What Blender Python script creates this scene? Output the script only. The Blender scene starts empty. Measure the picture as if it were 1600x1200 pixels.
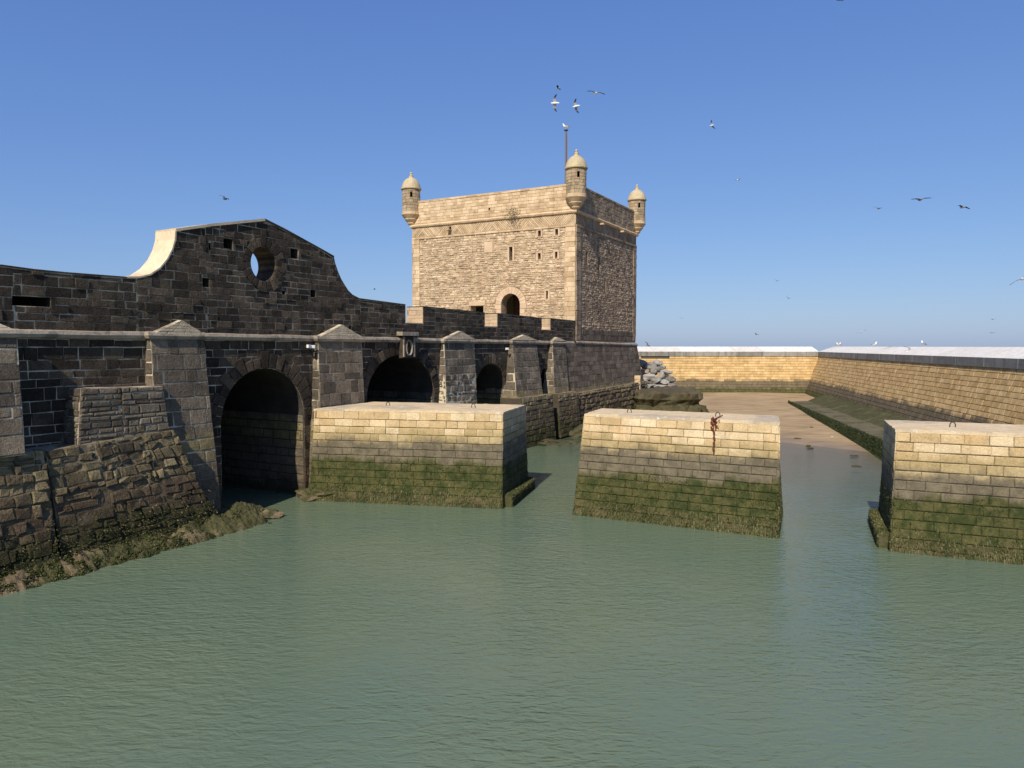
import bpy, bmesh, math, random
from mathutils import Vector, noise as mnoise
from mathutils.geometry import tessellate_polygon

random.seed(11)
R = math.radians
scene = bpy.context.scene
COL = scene.collection

# ------------------------------------------------------------------ camera
F_PX, CAM_H, HORIZON = 1155.0, 6.0, 541.0
PITCH = math.atan((600.0 - HORIZON) / F_PX)
cd = bpy.data.cameras.new('camera')
cd.sensor_fit = 'HORIZONTAL'; cd.sensor_width = 36.0
cd.lens = 36.0 * F_PX / 1600.0
cd.clip_start = 0.1; cd.clip_end = 9000.0
cam = bpy.data.objects.new('camera', cd); COL.objects.link(cam)
cam.location = (0, 0, CAM_H); cam.rotation_euler = (R(90) - PITCH, 0, 0)
scene.camera = cam

# ------------------------------------------------------------------ sky, sun, exposure
SUN_EL, SUN_AZ = 41.0, 19.5
Sdir = Vector((-math.sin(R(SUN_AZ)) * math.cos(R(SUN_EL)), -math.cos(R(SUN_AZ)) * math.cos(R(SUN_EL)), math.sin(R(SUN_EL))))
world = bpy.data.worlds.new('World'); scene.world = world; world.use_nodes = True
wt = world.node_tree; wt.nodes.clear()
sky = wt.nodes.new('ShaderNodeTexSky'); sky.sky_type = 'NISHITA'; sky.sun_disc = False
sky.sun_elevation = R(SUN_EL); sky.sun_rotation = R(180 + SUN_AZ)
sky.air_density = 1.0; sky.dust_density = 0.5; sky.ozone_density = 2.2; sky.altitude = 10
bg = wt.nodes.new('ShaderNodeBackground'); bg.inputs['Strength'].default_value = 0.10
wo = wt.nodes.new('ShaderNodeOutputWorld')
sep = wt.nodes.new('ShaderNodeSeparateColor'); cmb = wt.nodes.new('ShaderNodeCombineColor')   # clear marine sky: softer horizon, deeper blue
wt.links.new(sky.outputs['Color'], sep.inputs[0])
for i_, (pw, kx) in enumerate(((0.76, 0.82), (0.67, 1.23), (0.45, 2.8))):
    a_ = wt.nodes.new('ShaderNodeMath'); a_.operation = 'POWER'; a_.inputs[1].default_value = pw
    b_ = wt.nodes.new('ShaderNodeMath'); b_.operation = 'MULTIPLY'; b_.inputs[1].default_value = kx
    wt.links.new(sep.outputs[i_], a_.inputs[0]); wt.links.new(a_.outputs[0], b_.inputs[0]); wt.links.new(b_.outputs[0], cmb.inputs[i_])
wt.links.new(cmb.outputs[0], bg.inputs['Color']); wt.links.new(bg.outputs['Background'], wo.inputs['Surface'])
sl = bpy.data.lights.new('sun', 'SUN'); sl.energy = 5.0; sl.angle = R(0.53); sl.color = (1.0, 0.90, 0.75)
sun = bpy.data.objects.new('sun', sl); COL.objects.link(sun)
sun.rotation_euler = Sdir.to_track_quat('Z', 'Y').to_euler(); sun.location = (-20, -40, 60)
vs = scene.view_settings
vs.view_transform = 'Standard'; vs.look = 'None'; vs.exposure = 0.15; vs.gamma = 1.0; vs.use_curve_mapping = False

# ------------------------------------------------------------------ frames of the place
WO = Vector((-10.62, 25.23, 0.0))                       # wall plane origin
U = Vector((0.5455, 1.0, 0.0)).normalized()             # along the sea wall
N = Vector((U.y, -U.x, 0.0))                            # out of the sea wall
Z = Vector((0, 0, 1))
TC = WO + U * 31.65                                     # near tower corner
CP, SP = math.cos(PITCH), math.sin(PITCH)

def proj(p):
    z = p[1] * CP - (p[2] - CAM_H) * SP
    if z < 0.2: return None
    return (800 + F_PX * p[0] / z, 600 - F_PX * (p[1] * SP + (p[2] - CAM_H) * CP) / z, z)

def pix(x, y, Y):
    a = (x - 800) / F_PX; b = (600 - y) / F_PX
    r = Vector((a, CP + b * SP, -SP + b * CP)); return Vector((0, 0, CAM_H)) + r * (Y / r.y)

def wallP(s, z, d=0.0): return WO + U * s + Z * z + N * d

# ------------------------------------------------------------------ node helpers
class NT:
    def __init__(s, name):
        s.m = bpy.data.materials.new(name); s.m.use_nodes = True; s.t = s.m.node_tree; s.t.nodes.clear()
        s.out = s.t.nodes.new('ShaderNodeOutputMaterial'); s.b = s.t.nodes.new('ShaderNodeBsdfPrincipled')
        s.t.links.new(s.b.outputs[0], s.out.inputs[0]); s.g = s.t.nodes.new('ShaderNodeNewGeometry')
        s.pos = s.g.outputs['Position']; s._z = None
    def L(s, v, inp):
        if hasattr(v, 'is_output'): s.t.links.new(v, inp)
        elif isinstance(v, (tuple, list)) and inp.type == 'RGBA' and len(v) == 3: inp.default_value = (*v, 1)
        else: inp.default_value = v
    def math(s, op, a, b=0.0, clamp=False):
        n = s.t.nodes.new('ShaderNodeMath'); n.operation = op; n.use_clamp = clamp
        s.L(a, n.inputs[0]); s.L(b, n.inputs[1]); return n.outputs[0]
    def z(s):
        if s._z is None:
            n = s.t.nodes.new('ShaderNodeSeparateXYZ'); s.t.links.new(s.pos, n.inputs[0]); s._z = n.outputs
        return s._z[2]
    def vec(s, sc=(1, 1, 1), rot=(0, 0, 0)):
        n = s.t.nodes.new('ShaderNodeMapping'); n.inputs['Scale'].default_value = sc; n.inputs['Rotation'].default_value = rot
        s.t.links.new(s.pos, n.inputs['Vector']); return n.outputs[0]
    def noise(s, scale, detail=4, rough=0.55, vec=None, dist=0.0):
        n = s.t.nodes.new('ShaderNodeTexNoise'); n.inputs['Scale'].default_value = scale
        n.inputs['Detail'].default_value = detail; n.inputs['Roughness'].default_value = rough; n.inputs['Distortion'].default_value = dist
        s.t.links.new(vec if vec is not None else s.pos, n.inputs['Vector']); return n.outputs['Fac']
    def voro(s, scale, feat='F1', vec=None):
        n = s.t.nodes.new('ShaderNodeTexVoronoi'); n.feature = feat; n.inputs['Scale'].default_value = scale
        s.t.links.new(vec if vec is not None else s.pos, n.inputs['Vector']); return n.outputs['Distance']
    def smooth(s, x, lo, hi, a=0.0, b=1.0):
        n = s.t.nodes.new('ShaderNodeMapRange'); n.interpolation_type = 'SMOOTHSTEP'; s.L(x, n.inputs['Value'])
        n.inputs['From Min'].default_value = lo; n.inputs['From Max'].default_value = hi
        n.inputs['To Min'].default_value = a; n.inputs['To Max'].default_value = b; return n.outputs[0]
    def mix(s, f, a, b, mode='MIX'):
        n = s.t.nodes.new('ShaderNodeMix'); n.data_type = 'RGBA'; n.blend_type = mode
        s.L(f, n.inputs[0]); s.L(a, n.inputs[6]); s.L(b, n.inputs[7]); return n.outputs[2]
    def ramp(s, f, stops):
        n = s.t.nodes.new('ShaderNodeValToRGB'); e = n.color_ramp.elements
        while len(e) < len(stops): e.new(0.5)
        for k, (p, c) in zip(e, stops): k.position = p; k.color = (*c, 1)
        s.L(f, n.inputs[0]); return n.outputs[0]
    def attr(s, name, out='Fac'):
        n = s.t.nodes.new('ShaderNodeAttribute'); n.attribute_name = name; return n.outputs[out]
    def grey(s, v):
        n = s.t.nodes.new('ShaderNodeCombineColor'); [s.L(v, n.inputs[i]) for i in range(3)]; return n.outputs[0]
    def bump(s, h, strength, dist, normal=None):
        n = s.t.nodes.new('ShaderNodeBump'); s.L(strength, n.inputs['Strength']); s.L(dist, n.inputs['Distance'])
        s.L(h, n.inputs['Height'])
        if normal is not None: s.t.links.new(normal, n.inputs['Normal'])
        return n.outputs[0]
    def fin(s, col, rough=0.9, normal=None, spec=0.25):
        s.L(col, s.b.inputs['Base Color']); s.L(rough, s.b.inputs['Roughness']); s.b.inputs['Specular IOR Level'].default_value = spec
        if normal is not None: s.t.links.new(normal, s.b.inputs['Normal'])
        return s.m

def stone_mat(name, pal, bands=(), tone_amt=1.0, mott=0.45, fine=0.35, streak=0.0, bump=0.5, bdist=0.03, bscale=9.0, rough=0.9, patches=(), namp=1.0):
    k = NT(name)
    tone = k.attr('tone')
    stops = [(i / (len(pal) - 1), c) for i, c in enumerate(pal)]
    n1 = k.noise(1.7, 5, 0.6); n2 = k.noise(bscale * 2.2, 6, 0.65)
    col = k.ramp(k.math('ADD', k.math('MULTIPLY', tone, tone_amt), k.math('MULTIPLY', k.math('SUBTRACT', n1, 0.5), 0.7)), stops)
    for (sc, lo, hi, c, amt) in patches:
        col = k.mix(k.math('MULTIPLY', k.smooth(k.noise(sc, 6, 0.65), lo, hi), amt), col, c)
    if streak:
        st = k.noise(1.0, 5, 0.6, k.vec((3.2, 3.2, 0.22)))
        col = k.mix(k.math('MULTIPLY', k.smooth(st, 0.48, 0.72), streak), col, k.mix(1.0, col, (0.35, 0.33, 0.32), 'MULTIPLY'))
    z = k.z(); nb = k.noise(0.55, 5, 0.6); nb2 = k.noise(4.5, 5, 0.7)
    zz = k.math('ADD', z, k.math('ADD', k.math('MULTIPLY', k.math('SUBTRACT', nb, 0.5), 1.3 * namp), k.math('MULTIPLY', k.math('SUBTRACT', nb2, 0.5), 0.7 * namp)))
    zz = k.math('ADD', zz, k.math('MULTIPLY', k.math('SUBTRACT', tone, 0.5), 0.22))
    for (hi, lo, ca, cb, amt) in bands:
        f = k.math('MULTIPLY', k.smooth(zz, hi, lo), amt)
        cc = k.mix(k.smooth(k.noise(2.4, 8, 0.78), 0.40, 0.60), ca, cb)
        col = k.mix(f, col, cc)
    v = k.math('ADD', 1.0, k.math('ADD', k.math('MULTIPLY', k.math('SUBTRACT', n1, 0.5), mott * 2), k.math('MULTIPLY', k.math('SUBTRACT', n2, 0.5), fine * 2.4)))
    col = k.mix(1.0, col, k.grey(v), 'MULTIPLY')
    h = k.math('ADD', k.noise(bscale, 9, 0.7), k.math('MULTIPLY', k.noise(bscale * 3.5, 5, 0.65), 0.5))
    h = k.math('SUBTRACT', h, k.math('MULTIPLY', k.smooth(k.noise(bscale * 1.6, 3, 0.5), 0.60, 0.72), 0.35))
    return k.fin(col, rough, k.bump(h, bump, bdist))

GREEN_A, GREEN_B = (0.020, 0.029, 0.005), (0.066, 0.060, 0.018)
BROWN_A, BROWN_B = (0.050, 0.036, 0.018), (0.12, 0.085, 0.045)
M = {}
M['dark'] = stone_mat('weathered_dark_stone', [(0.032, 0.024, 0.017), (0.052, 0.039, 0.027), (0.080, 0.060, 0.041), (0.125, 0.095, 0.065)],
    [(1.9, 1.1, (0.075, 0.045, 0.032), (0.13, 0.085, 0.055), 0.8), (1.0, 0.3, GREEN_A, GREEN_B, 0.75)], streak=0.55, bump=1.0, bdist=0.11, bscale=7, mott=0.6, fine=0.6,
    patches=[(0.9, 0.60, 0.75, (0.13, 0.09, 0.055), 0.45), (6.0, 0.64, 0.74, (0.24, 0.19, 0.13), 0.3)])
M['grey'] = stone_mat('grey_buttress_stone', [(0.095, 0.077, 0.056), (0.135, 0.11, 0.081), (0.18, 0.147, 0.107), (0.23, 0.188, 0.136)],
    [(3.4, 2.9, (0.20, 0.165, 0.07), (0.30, 0.24, 0.12), 0.8), (2.7, 2.0, (0.11, 0.085, 0.065), (0.16, 0.125, 0.09), 0.85), (0.8, 0.2, GREEN_A, BROWN_A, 0.7)], streak=0.35, bump=1.0, bdist=0.11, bscale=7, fine=0.55, mott=0.55,
    patches=[(1.3, 0.6, 0.72, (0.24, 0.19, 0.13), 0.5)])
M['old'] = stone_mat('tide_worn_rubble', [(0.10, 0.078, 0.047), (0.15, 0.118, 0.068), (0.22, 0.175, 0.095), (0.30, 0.24, 0.13)],
    [(2.3, 1.6, (0.062, 0.040, 0.026), (0.115, 0.082, 0.050), 0.85), (1.5, 0.8, (0.026, 0.029, 0.009), (0.070, 0.060, 0.025), 0.93)], patches=[(0.8, 0.52, 0.64, (0.065, 0.05, 0.035), 0.7)], bump=1.0, bdist=0.14, bscale=6, streak=0.3, fine=0.6, mott=0.6)
M['mortar'] = stone_mat('lime_mortar', [(0.48, 0.41, 0.29), (0.60, 0.52, 0.38)], [(2.2, 1.2, (0.10, 0.08, 0.045), (0.18, 0.14, 0.08), 0.9), (1.2, 0.4, GREEN_A, BROWN_A, 0.9)],
    bump=0.6, bdist=0.03, patches=[(1.1, 0.42, 0.62, (0.085, 0.066, 0.047), 0.8)])
M['darkmortar'] = stone_mat('dark_joint', [(0.045, 0.038, 0.028), (0.075, 0.06, 0.042)], [(1.8, 1.4, GREEN_A, BROWN_A, 0.8)], bump=0.4)
M['capstone'] = stone_mat('cap_stone', [(0.33, 0.275, 0.19), (0.44, 0.37, 0.26)], bump=0.8, bdist=0.03, patches=[(1.6, 0.55, 0.7, (0.20, 0.165, 0.12), 0.6)])
M['oldmortar'] = stone_mat('washed_out_joint', [(0.22, 0.18, 0.115), (0.34, 0.28, 0.18)], [(2.6, 2.0, (0.075, 0.055, 0.036), (0.13, 0.10, 0.06), 0.92), (1.4, 0.8, (0.03, 0.03, 0.012), (0.06, 0.05, 0.025), 0.95)], bump=1.0, bdist=0.05, bscale=5, patches=[(1.4, 0.5, 0.62, (0.10, 0.08, 0.055), 0.8)])
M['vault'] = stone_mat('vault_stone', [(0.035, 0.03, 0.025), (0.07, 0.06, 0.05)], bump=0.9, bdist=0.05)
M['cream'] = stone_mat('pale_coping_render', [(0.56, 0.45, 0.30), (0.66, 0.54, 0.37)], bump=0.5, bdist=0.02, mott=0.25, patches=[(2.0, 0.58, 0.7, (0.40, 0.32, 0.22), 0.6)])
M['reveal'] = stone_mat('tan_reveal_stone', [(0.36, 0.265, 0.17), (0.48, 0.365, 0.245)], bump=0.5, bdist=0.03, mott=0.3)
M['moulding'] = stone_mat('moulding_stone', [(0.26, 0.22, 0.17), (0.40, 0.34, 0.26)], bump=0.8, bdist=0.03, streak=0.4, patches=[(2.2, 0.5, 0.62, (0.13, 0.11, 0.09), 0.7)])
TANPAL = [(0.40, 0.29, 0.18), (0.51, 0.38, 0.245), (0.58, 0.445, 0.295), (0.66, 0.53, 0.37)]
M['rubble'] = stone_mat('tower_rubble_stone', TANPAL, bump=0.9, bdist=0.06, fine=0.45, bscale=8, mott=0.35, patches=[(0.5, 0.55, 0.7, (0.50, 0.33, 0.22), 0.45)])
M['rubbleside'] = stone_mat('shaded_weathered_rubble_stone', [(0.22, 0.16, 0.105), (0.30, 0.225, 0.15), (0.38, 0.29, 0.198), (0.46, 0.36, 0.25)], bump=0.9, bdist=0.06, bscale=8, mott=0.45, fine=0.5, streak=0.5, patches=[(0.45, 0.50, 0.66, (0.10, 0.078, 0.056), 0.65)])  # rubble copy darkened to carry the grazing face's shade, plus real weathering streaks
M['ashlarside'] = stone_mat('shaded_weathered_ashlar_stone', [(0.22, 0.165, 0.11), (0.29, 0.22, 0.148), (0.35, 0.27, 0.185)], bump=0.6, bdist=0.03, mott=0.4, fine=0.45, streak=0.6, patches=[(0.6, 0.52, 0.66, (0.12, 0.095, 0.068), 0.6)])  # ashlar copy for the same face: shade put into the colour besides weathering
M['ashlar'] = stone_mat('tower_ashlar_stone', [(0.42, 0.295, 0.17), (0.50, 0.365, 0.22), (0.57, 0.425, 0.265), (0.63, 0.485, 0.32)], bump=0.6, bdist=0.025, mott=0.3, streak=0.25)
M['pink'] = stone_mat('pinkish_dressed_stone', [(0.50, 0.365, 0.24), (0.58, 0.435, 0.295)], bump=0.4, bdist=0.02, mott=0.25)
M['tmortar'] = stone_mat('tower_mortar', [(0.34, 0.25, 0.15), (0.48, 0.37, 0.24)], bump=0.6, bdist=0.03, patches=[(2.0, 0.45, 0.6, (0.20, 0.14, 0.085), 0.7)])
M['turret'] = stone_mat('turret_stone', [(0.27, 0.205, 0.125), (0.36, 0.275, 0.175), (0.44, 0.345, 0.225)], bump=0.6, bdist=0.025, mott=0.35, streak=0.3)
M['dome'] = stone_mat('dome_render', [(0.42, 0.345, 0.21), (0.52, 0.43, 0.28)], bump=0.5, bdist=0.02, mott=0.3, streak=0.2)
M['tbase'] = stone_mat('tower_base_stone', [(0.085, 0.068, 0.050), (0.12, 0.097, 0.072), (0.17, 0.138, 0.102)], [(3.2, 2.9, (0.22, 0.18, 0.08), (0.32, 0.26, 0.14), 0.5), (2.75, 2.3, (0.075, 0.05, 0.035), (0.10, 0.085, 0.045), 0.9), (1.3, 0.8, GREEN_A, GREEN_B, 0.8)],
    bump=0.8, bdist=0.04, streak=0.5)
BB = [(2.95, 2.62, (0.28, 0.215, 0.095), (0.36, 0.275, 0.135), 0.75), (2.6, 2.2, (0.098, 0.084, 0.056), (0.155, 0.131, 0.088), 0.95), (1.78, 1.5, (0.028, 0.040, 0.008), (0.085, 0.080, 0.026), 0.96), (0.65, 0.05, (0.045, 0.035, 0.014), (0.14, 0.10, 0.055), 0.8)]
M['block'] = stone_mat('pier_limestone', [(0.47, 0.34, 0.175), (0.53, 0.395, 0.215), (0.57, 0.435, 0.25), (0.61, 0.49, 0.31)], BB, bump=0.7, bdist=0.04, fine=0.45, bscale=10, mott=0.3, streak=0.2, namp=0.6,
    patches=[(0.8, 0.57, 0.7, (0.58, 0.36, 0.16), 0.45)])
M['btop'] = stone_mat('pier_top_concrete', [(0.55, 0.425, 0.255), (0.62, 0.495, 0.32)], bump=0.4, bdist=0.015, mott=0.25, patches=[(0.5, 0.48, 0.6, (0.36, 0.31, 0.24), 0.7), (2.5, 0.60, 0.66, (0.70, 0.68, 0.62), 0.6), (1.6, 0.60, 0.70, (0.22, 0.18, 0.12), 0.5)])
M['sea'] = stone_mat('breakwater_limestone', [(0.45, 0.295, 0.125), (0.52, 0.355, 0.158), (0.59, 0.415, 0.20), (0.65, 0.48, 0.26)],
    [(2.5, 2.1, (0.095, 0.078, 0.050), (0.14, 0.113, 0.072), 0.94), (1.55, 1.25, (0.045, 0.05, 0.015), (0.085, 0.085, 0.03), 0.95)], bump=0.5, bdist=0.03, bscale=7, mott=0.35, streak=0.25, namp=0.45, tone_amt=0.6, fine=0.45)
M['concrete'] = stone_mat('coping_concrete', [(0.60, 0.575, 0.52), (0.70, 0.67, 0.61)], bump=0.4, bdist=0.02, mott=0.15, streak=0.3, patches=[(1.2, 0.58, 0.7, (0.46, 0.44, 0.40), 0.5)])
M['concretefront'] = stone_mat('dark_front_concrete', [(0.20, 0.19, 0.17), (0.30, 0.285, 0.25)], bump=0.4, bdist=0.02, mott=0.3, streak=0.6)  # front band concrete, darker than the sloping top and streaked downwards
M['wet'] = stone_mat('seaweed_rock', [(0.05, 0.042, 0.026), (0.085, 0.07, 0.042), (0.14, 0.115, 0.07)], [(2.6, 1.0, (0.05, 0.052, 0.018), (0.095, 0.085, 0.04), 0.7)], bump=1.0, bdist=0.09, bscale=5, mott=0.5)
M['shore'] = stone_mat('shore_rock', [(0.12, 0.088, 0.05), (0.18, 0.135, 0.08), (0.25, 0.19, 0.12)], bump=1.0, bdist=0.06, bscale=8, mott=0.5, fine=0.6,
    patches=[(0.7, 0.38, 0.52, (0.050, 0.054, 0.018), 0.9), (9.0, 0.6, 0.68, (0.05, 0.042, 0.025), 0.7)])
M['ledge'] = stone_mat('algae_ledge', [(0.045, 0.045, 0.016), (0.08, 0.08, 0.03)], bump=1.0, bdist=0.05, bscale=6, mott=0.5, patches=[(0.8, 0.52, 0.66, (0.13, 0.115, 0.065), 0.6)])
M['ledgetop'] = stone_mat('ledge_top', [(0.10, 0.088, 0.05), (0.16, 0.138, 0.085)], bump=1.0, bdist=0.05, bscale=5, mott=0.5, patches=[(0.6, 0.48, 0.62, (0.06, 0.06, 0.022), 0.8)])
M['boulder'] = stone_mat('grey_boulder', [(0.20, 0.19, 0.17), (0.27, 0.26, 0.235), (0.36, 0.335, 0.295)], bump=0.9, bdist=0.08, bscale=2.5, mott=0.3)
M['weed'] = stone_mat('seaweed', [(0.020, 0.030, 0.006), (0.045, 0.058, 0.012), (0.085, 0.085, 0.028), (0.20, 0.165, 0.085)], bump=0.6, bdist=0.02, bscale=20, mott=0.3, rough=0.6)

def simple(name, col, rough=0.7, metal=0.0, var=0.25, sc=8.0):
    k = NT(name); n = k.noise(sc, 5, 0.6)
    c = k.mix(1.0, col, k.grey(k.math('ADD', 1 - var, k.math('MULTIPLY', n, var * 2))), 'MULTIPLY')
    k.b.inputs['Metallic'].default_value = metal
    return k.fin(c, rough, k.bump(n, 0.3, 0.01))
M['iron'] = simple('dark_iron', (0.07, 0.06, 0.055), 0.6, 0.4)
M['rust'] = simple('rust', (0.13, 0.035, 0.018), 0.85, 0.0, 0.5, 25)
M['wood'] = simple('door_wood', (0.09, 0.045, 0.028), 0.7)
M['void'] = simple('unlit_recess', (0.02, 0.017, 0.014), 0.9)
M['white'] = simple('white_enamel', (0.78, 0.77, 0.74), 0.4)
M['leaf'] = simple('shrub_leaf', (0.16, 0.14, 0.07), 0.7)
k = NT('gull_plumage'); c = k.attr('plume', 'Color'); M['gull'] = k.fin(c, 0.7)

# sand
k = NT('wet_sand')
n1 = k.noise(0.35, 5, 0.6); n2 = k.noise(1.0, 6, 0.65, k.vec((0.5, 2.2, 1), (0, 0, 0.35))); n3 = k.noise(14, 4, 0.6)
col = k.ramp(k.math('ADD', k.math('MULTIPLY', n2, 0.7), k.math('MULTIPLY', n1, 0.35)), [(0.34, (0.17, 0.12, 0.065)), (0.50, (0.33, 0.235, 0.13)), (0.66, (0.43, 0.32, 0.185))])
wetf = k.smooth(k.math('ADD', k.z(), k.math('MULTIPLY', n1, 0.25)), 0.32, 0.02)
col = k.mix(wetf, col, (0.22, 0.165, 0.105))
M['sand'] = k.fin(col, k.smooth(wetf, 0.0, 1.0, 0.85, 0.35), k.bump(k.math('ADD', n2, k.math('MULTIPLY', n3, 0.15)), 0.8, 0.12))

# water: murky green harbour water
k = NT('harbour_water')
v1 = k.vec((2.5, 6.0, 1), (0, 0, R(-12))); v2 = k.vec((5.5, 12.0, 1), (0, 0, R(8))); v3 = k.vec((0.5, 1.2, 1), (0, 0, R(-20)))
w1 = k.noise(1.0, 3, 0.5, v1, 0.8); w2 = k.noise(1.0, 3, 0.5, v2, 0.5); w3 = k.noise(0.16, 4, 0.55)
h = k.math('ADD', k.math('ADD', k.math('MULTIPLY', w1, 0.9), k.math('MULTIPLY', w2, 0.42)), k.math('MULTIPLY', k.noise(1.0, 2, 0.5, v3, 0.5), 0.55))
big = k.noise(0.09, 3, 0.5)
col = k.ramp(big, [(0.35, (0.104, 0.152, 0.107)), (0.65, (0.128, 0.165, 0.102))])
bm = k.bump(h, k.smooth(w3, 0.3, 0.7, 0.3, 1.0), 0.07)
k.b.inputs['IOR'].default_value = 1.33
M['water'] = k.fin(col, 0.04, bm, 0.5)
dep = k.attr('depth')
tr = k.t.nodes.new('ShaderNodeBsdfTransparent'); mx = k.t.nodes.new('ShaderNodeMixShader')
k.L(k.smooth(dep, 0.0, 1.1, 0.28, 1.0), mx.inputs[0])
k.t.links.new(tr.outputs[0], mx.inputs[1]); k.t.links.new(k.b.outputs[0], mx.inputs[2]); k.t.links.new(mx.outputs[0], k.out.inputs[0])

# ------------------------------------------------------------------ object helpers
def empty(name, loc, label=None, cat=None, group=None):
    o = bpy.data.objects.new(name, None); COL.objects.link(o); o.location = loc; o.empty_display_size = 0.3
    tag(o, label, cat, group); return o
def tag(o, label=None, cat=None, group=None, kind=None):
    if label: o['label'] = label
    if cat: o['category'] = cat
    if group: o['group'] = group
    if kind: o['kind'] = kind
    return o
def base_of(o):
    p = Vector((0, 0, 0))
    while o is not None: p += o.location; o = o.parent
    return p
def mesh_obj(name, verts, faces, mat, parent=None, tones=None, kind=None, smooth=False, fix=False, plume=None):
    c = Vector((0, 0, 0))
    for v in verts: c += Vector(v)
    c /= max(1, len(verts))
    if parent is None: c.z = min(v[2] for v in verts)
    me = bpy.data.meshes.new(name)
    me.from_pydata([(v[0] - c.x, v[1] - c.y, v[2] - c.z) for v in verts], [], faces)
    a = me.attributes.new('tone', 'FLOAT', 'POINT')
    if tones is None: tones = [0.5] * len(verts)
    elif isinstance(tones, float): tones = [tones] * len(verts)
    a.data.foreach_set('value', tones)
    if plume:
        b = me.attributes.new('plume', 'FLOAT_COLOR', 'POINT')
        b.data.foreach_set('color', [x for p in plume for x in (*p, 1.0)])
    if fix:
        bm = bmesh.new(); bm.from_mesh(me); bmesh.ops.recalc_face_normals(bm, faces=bm.faces); bm.to_mesh(me); bm.free()
    if smooth: me.polygons.foreach_set('use_smooth', [True] * len(me.polygons))
    me.materials.append(M[mat] if isinstance(mat, str) else mat)
    o = bpy.data.objects.new(name, me); COL.objects.link(o)
    if parent is not None:
        o.parent = parent; o.location = c - base_of(parent)
    else: o.location = c
    if kind: o['kind'] = kind
    return o

class MB:
    def __init__(s): s.v = []; s.f = []; s.t = []
    def add(s, v, f, t=0.5):
        b = len(s.v); s.v += [tuple(x) for x in v]; s.f += [tuple(i + b for i in q) for q in f]; s.t += [t] * len(v)
    def box(s, P, s0, s1, z0, z1, d0, d1, t=0.5):
        v = [P(a, b, c) for c in (d0, d1) for b in (z0, z1) for a in (s0, s1)]
        s.add(v, [(0, 1, 3, 2), (4, 6, 7, 5), (0, 4, 5, 1), (2, 3, 7, 6), (0, 2, 6, 4), (1, 5, 7, 3)], t)
    def hexa(s, b4, t4, t=0.5):
        s.add(list(b4) + list(t4), [(3, 2, 1, 0), (4, 5, 6, 7), (0, 1, 5, 4), (1, 2, 6, 5), (2, 3, 7, 6), (3, 0, 4, 7)], t)
    def build(s, name, mat, parent=None, **k): return mesh_obj(name, s.v, s.f, mat, parent, tones=s.t, **k)

def extrude(outer, holes, P, d0, d1):
    rings = [outer] + holes
    flat = [p for r in rings for p in r]
    tris = tessellate_polygon([[Vector((p[0], p[1], 0)) for p in r] for r in rings])
    nv = len(flat)
    v = [P(p[0], p[1], d1) for p in flat] + [P(p[0], p[1], d0) for p in flat]
    f = [tuple(t) for t in tris] + [tuple(i + nv for i in reversed(t)) for t in tris]
    b = 0
    for r in rings:
        m = len(r)
        for i in range(m):
            a, c = b + i, b + (i + 1) % m
            f.append((a, c, c + nv, a + nv))
        b += m
    return v, f

# ---- 2D polygon tools
def area(p): return 0.5 * sum(p[i][0] * p[(i + 1) % len(p)][1] - p[(i + 1) % len(p)][0] * p[i][1] for i in range(len(p)))
def hp(poly, px, py, nx, ny):
    out = []; m = len(poly)
    for i in range(m):
        a, b = poly[i], poly[(i + 1) % m]
        da = (a[0] - px) * nx + (a[1] - py) * ny; db = (b[0] - px) * nx + (b[1] - py) * ny
        if da <= 0: out.append(a)
        if (da < 0 < db) or (db < 0 < da):
            t = da / (da - db); out.append((a[0] + (b[0] - a[0]) * t, a[1] + (b[1] - a[1]) * t))
    return out
def cen(p): return (sum(q[0] for q in p) / len(p), sum(q[1] for q in p) / len(p))
def cut_ellipse(poly, cx, cy, a, b):
    g = cen(poly); dx, dy = (g[0] - cx) / a, (g[1] - cy) / b
    r = math.hypot(dx, dy)
    if r < 1e-6: return []
    if all(math.hypot((q[0] - cx) / a, (q[1] - cy) / b) > 1 for q in poly) and r > 1.15: return poly
    dx, dy = dx / r, dy / r
    return hp(poly, cx + a * dx, cy + b * dy, -dx / a, -dy / b)
def cut_arch(poly, sc, a, zs, b, ring):
    if max(q[0] for q in poly) < sc - a - ring or min(q[0] for q in poly) > sc + a + ring: return poly
    g = cen(poly)
    if g[1] > zs: return cut_ellipse(poly, sc, zs, a + ring, b + ring)
    if g[0] < sc: return hp(poly, sc - a, 0, 1, 0)
    return hp(poly, sc + a, 0, -1, 0)
def cut_rect(polys, s0, s1, z0, z1):
    out = []
    for p in polys:
        xs = [q[0] for q in p]; ys = [q[1] for q in p]
        if max(xs) <= s0 or min(xs) >= s1 or max(ys) <= z0 or min(ys) >= z1: out.append(p); continue
        out.append(hp(p, s0, 0, 1, 0)); out.append(hp(p, s1, 0, -1, 0))
        mid = hp(hp(p, s1, 0, 1, 0), s0, 0, -1, 0)
        if len(mid) > 2: out.append(hp(mid, 0, z0, 0, 1)); out.append(hp(mid, 0, z1, 0, -1))
    return [q for q in out if len(q) > 2 and abs(area(q)) > 0.008]
def inset(poly, g):
    if area(poly) < 0: poly = poly[::-1]
    q = []
    for p in poly:
        if not q or math.hypot(p[0] - q[-1][0], p[1] - q[-1][1]) > 0.02: q.append(p)
    if len(q) > 2 and math.hypot(q[0][0] - q[-1][0], q[0][1] - q[-1][1]) < 0.02: q.pop()
    if len(q) < 3: return None
    r = list(q); m = len(q)
    for i in range(m):
        a, b = q[i], q[(i + 1) % m]; dx, dy = b[0] - a[0], b[1] - a[1]; l = math.hypot(dx, dy)
        nx, ny = dy / l, -dx / l
        r = hp(r, a[0] - nx * g, a[1] - ny * g, nx, ny)
        if len(r) < 3: return None
    return r

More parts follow.
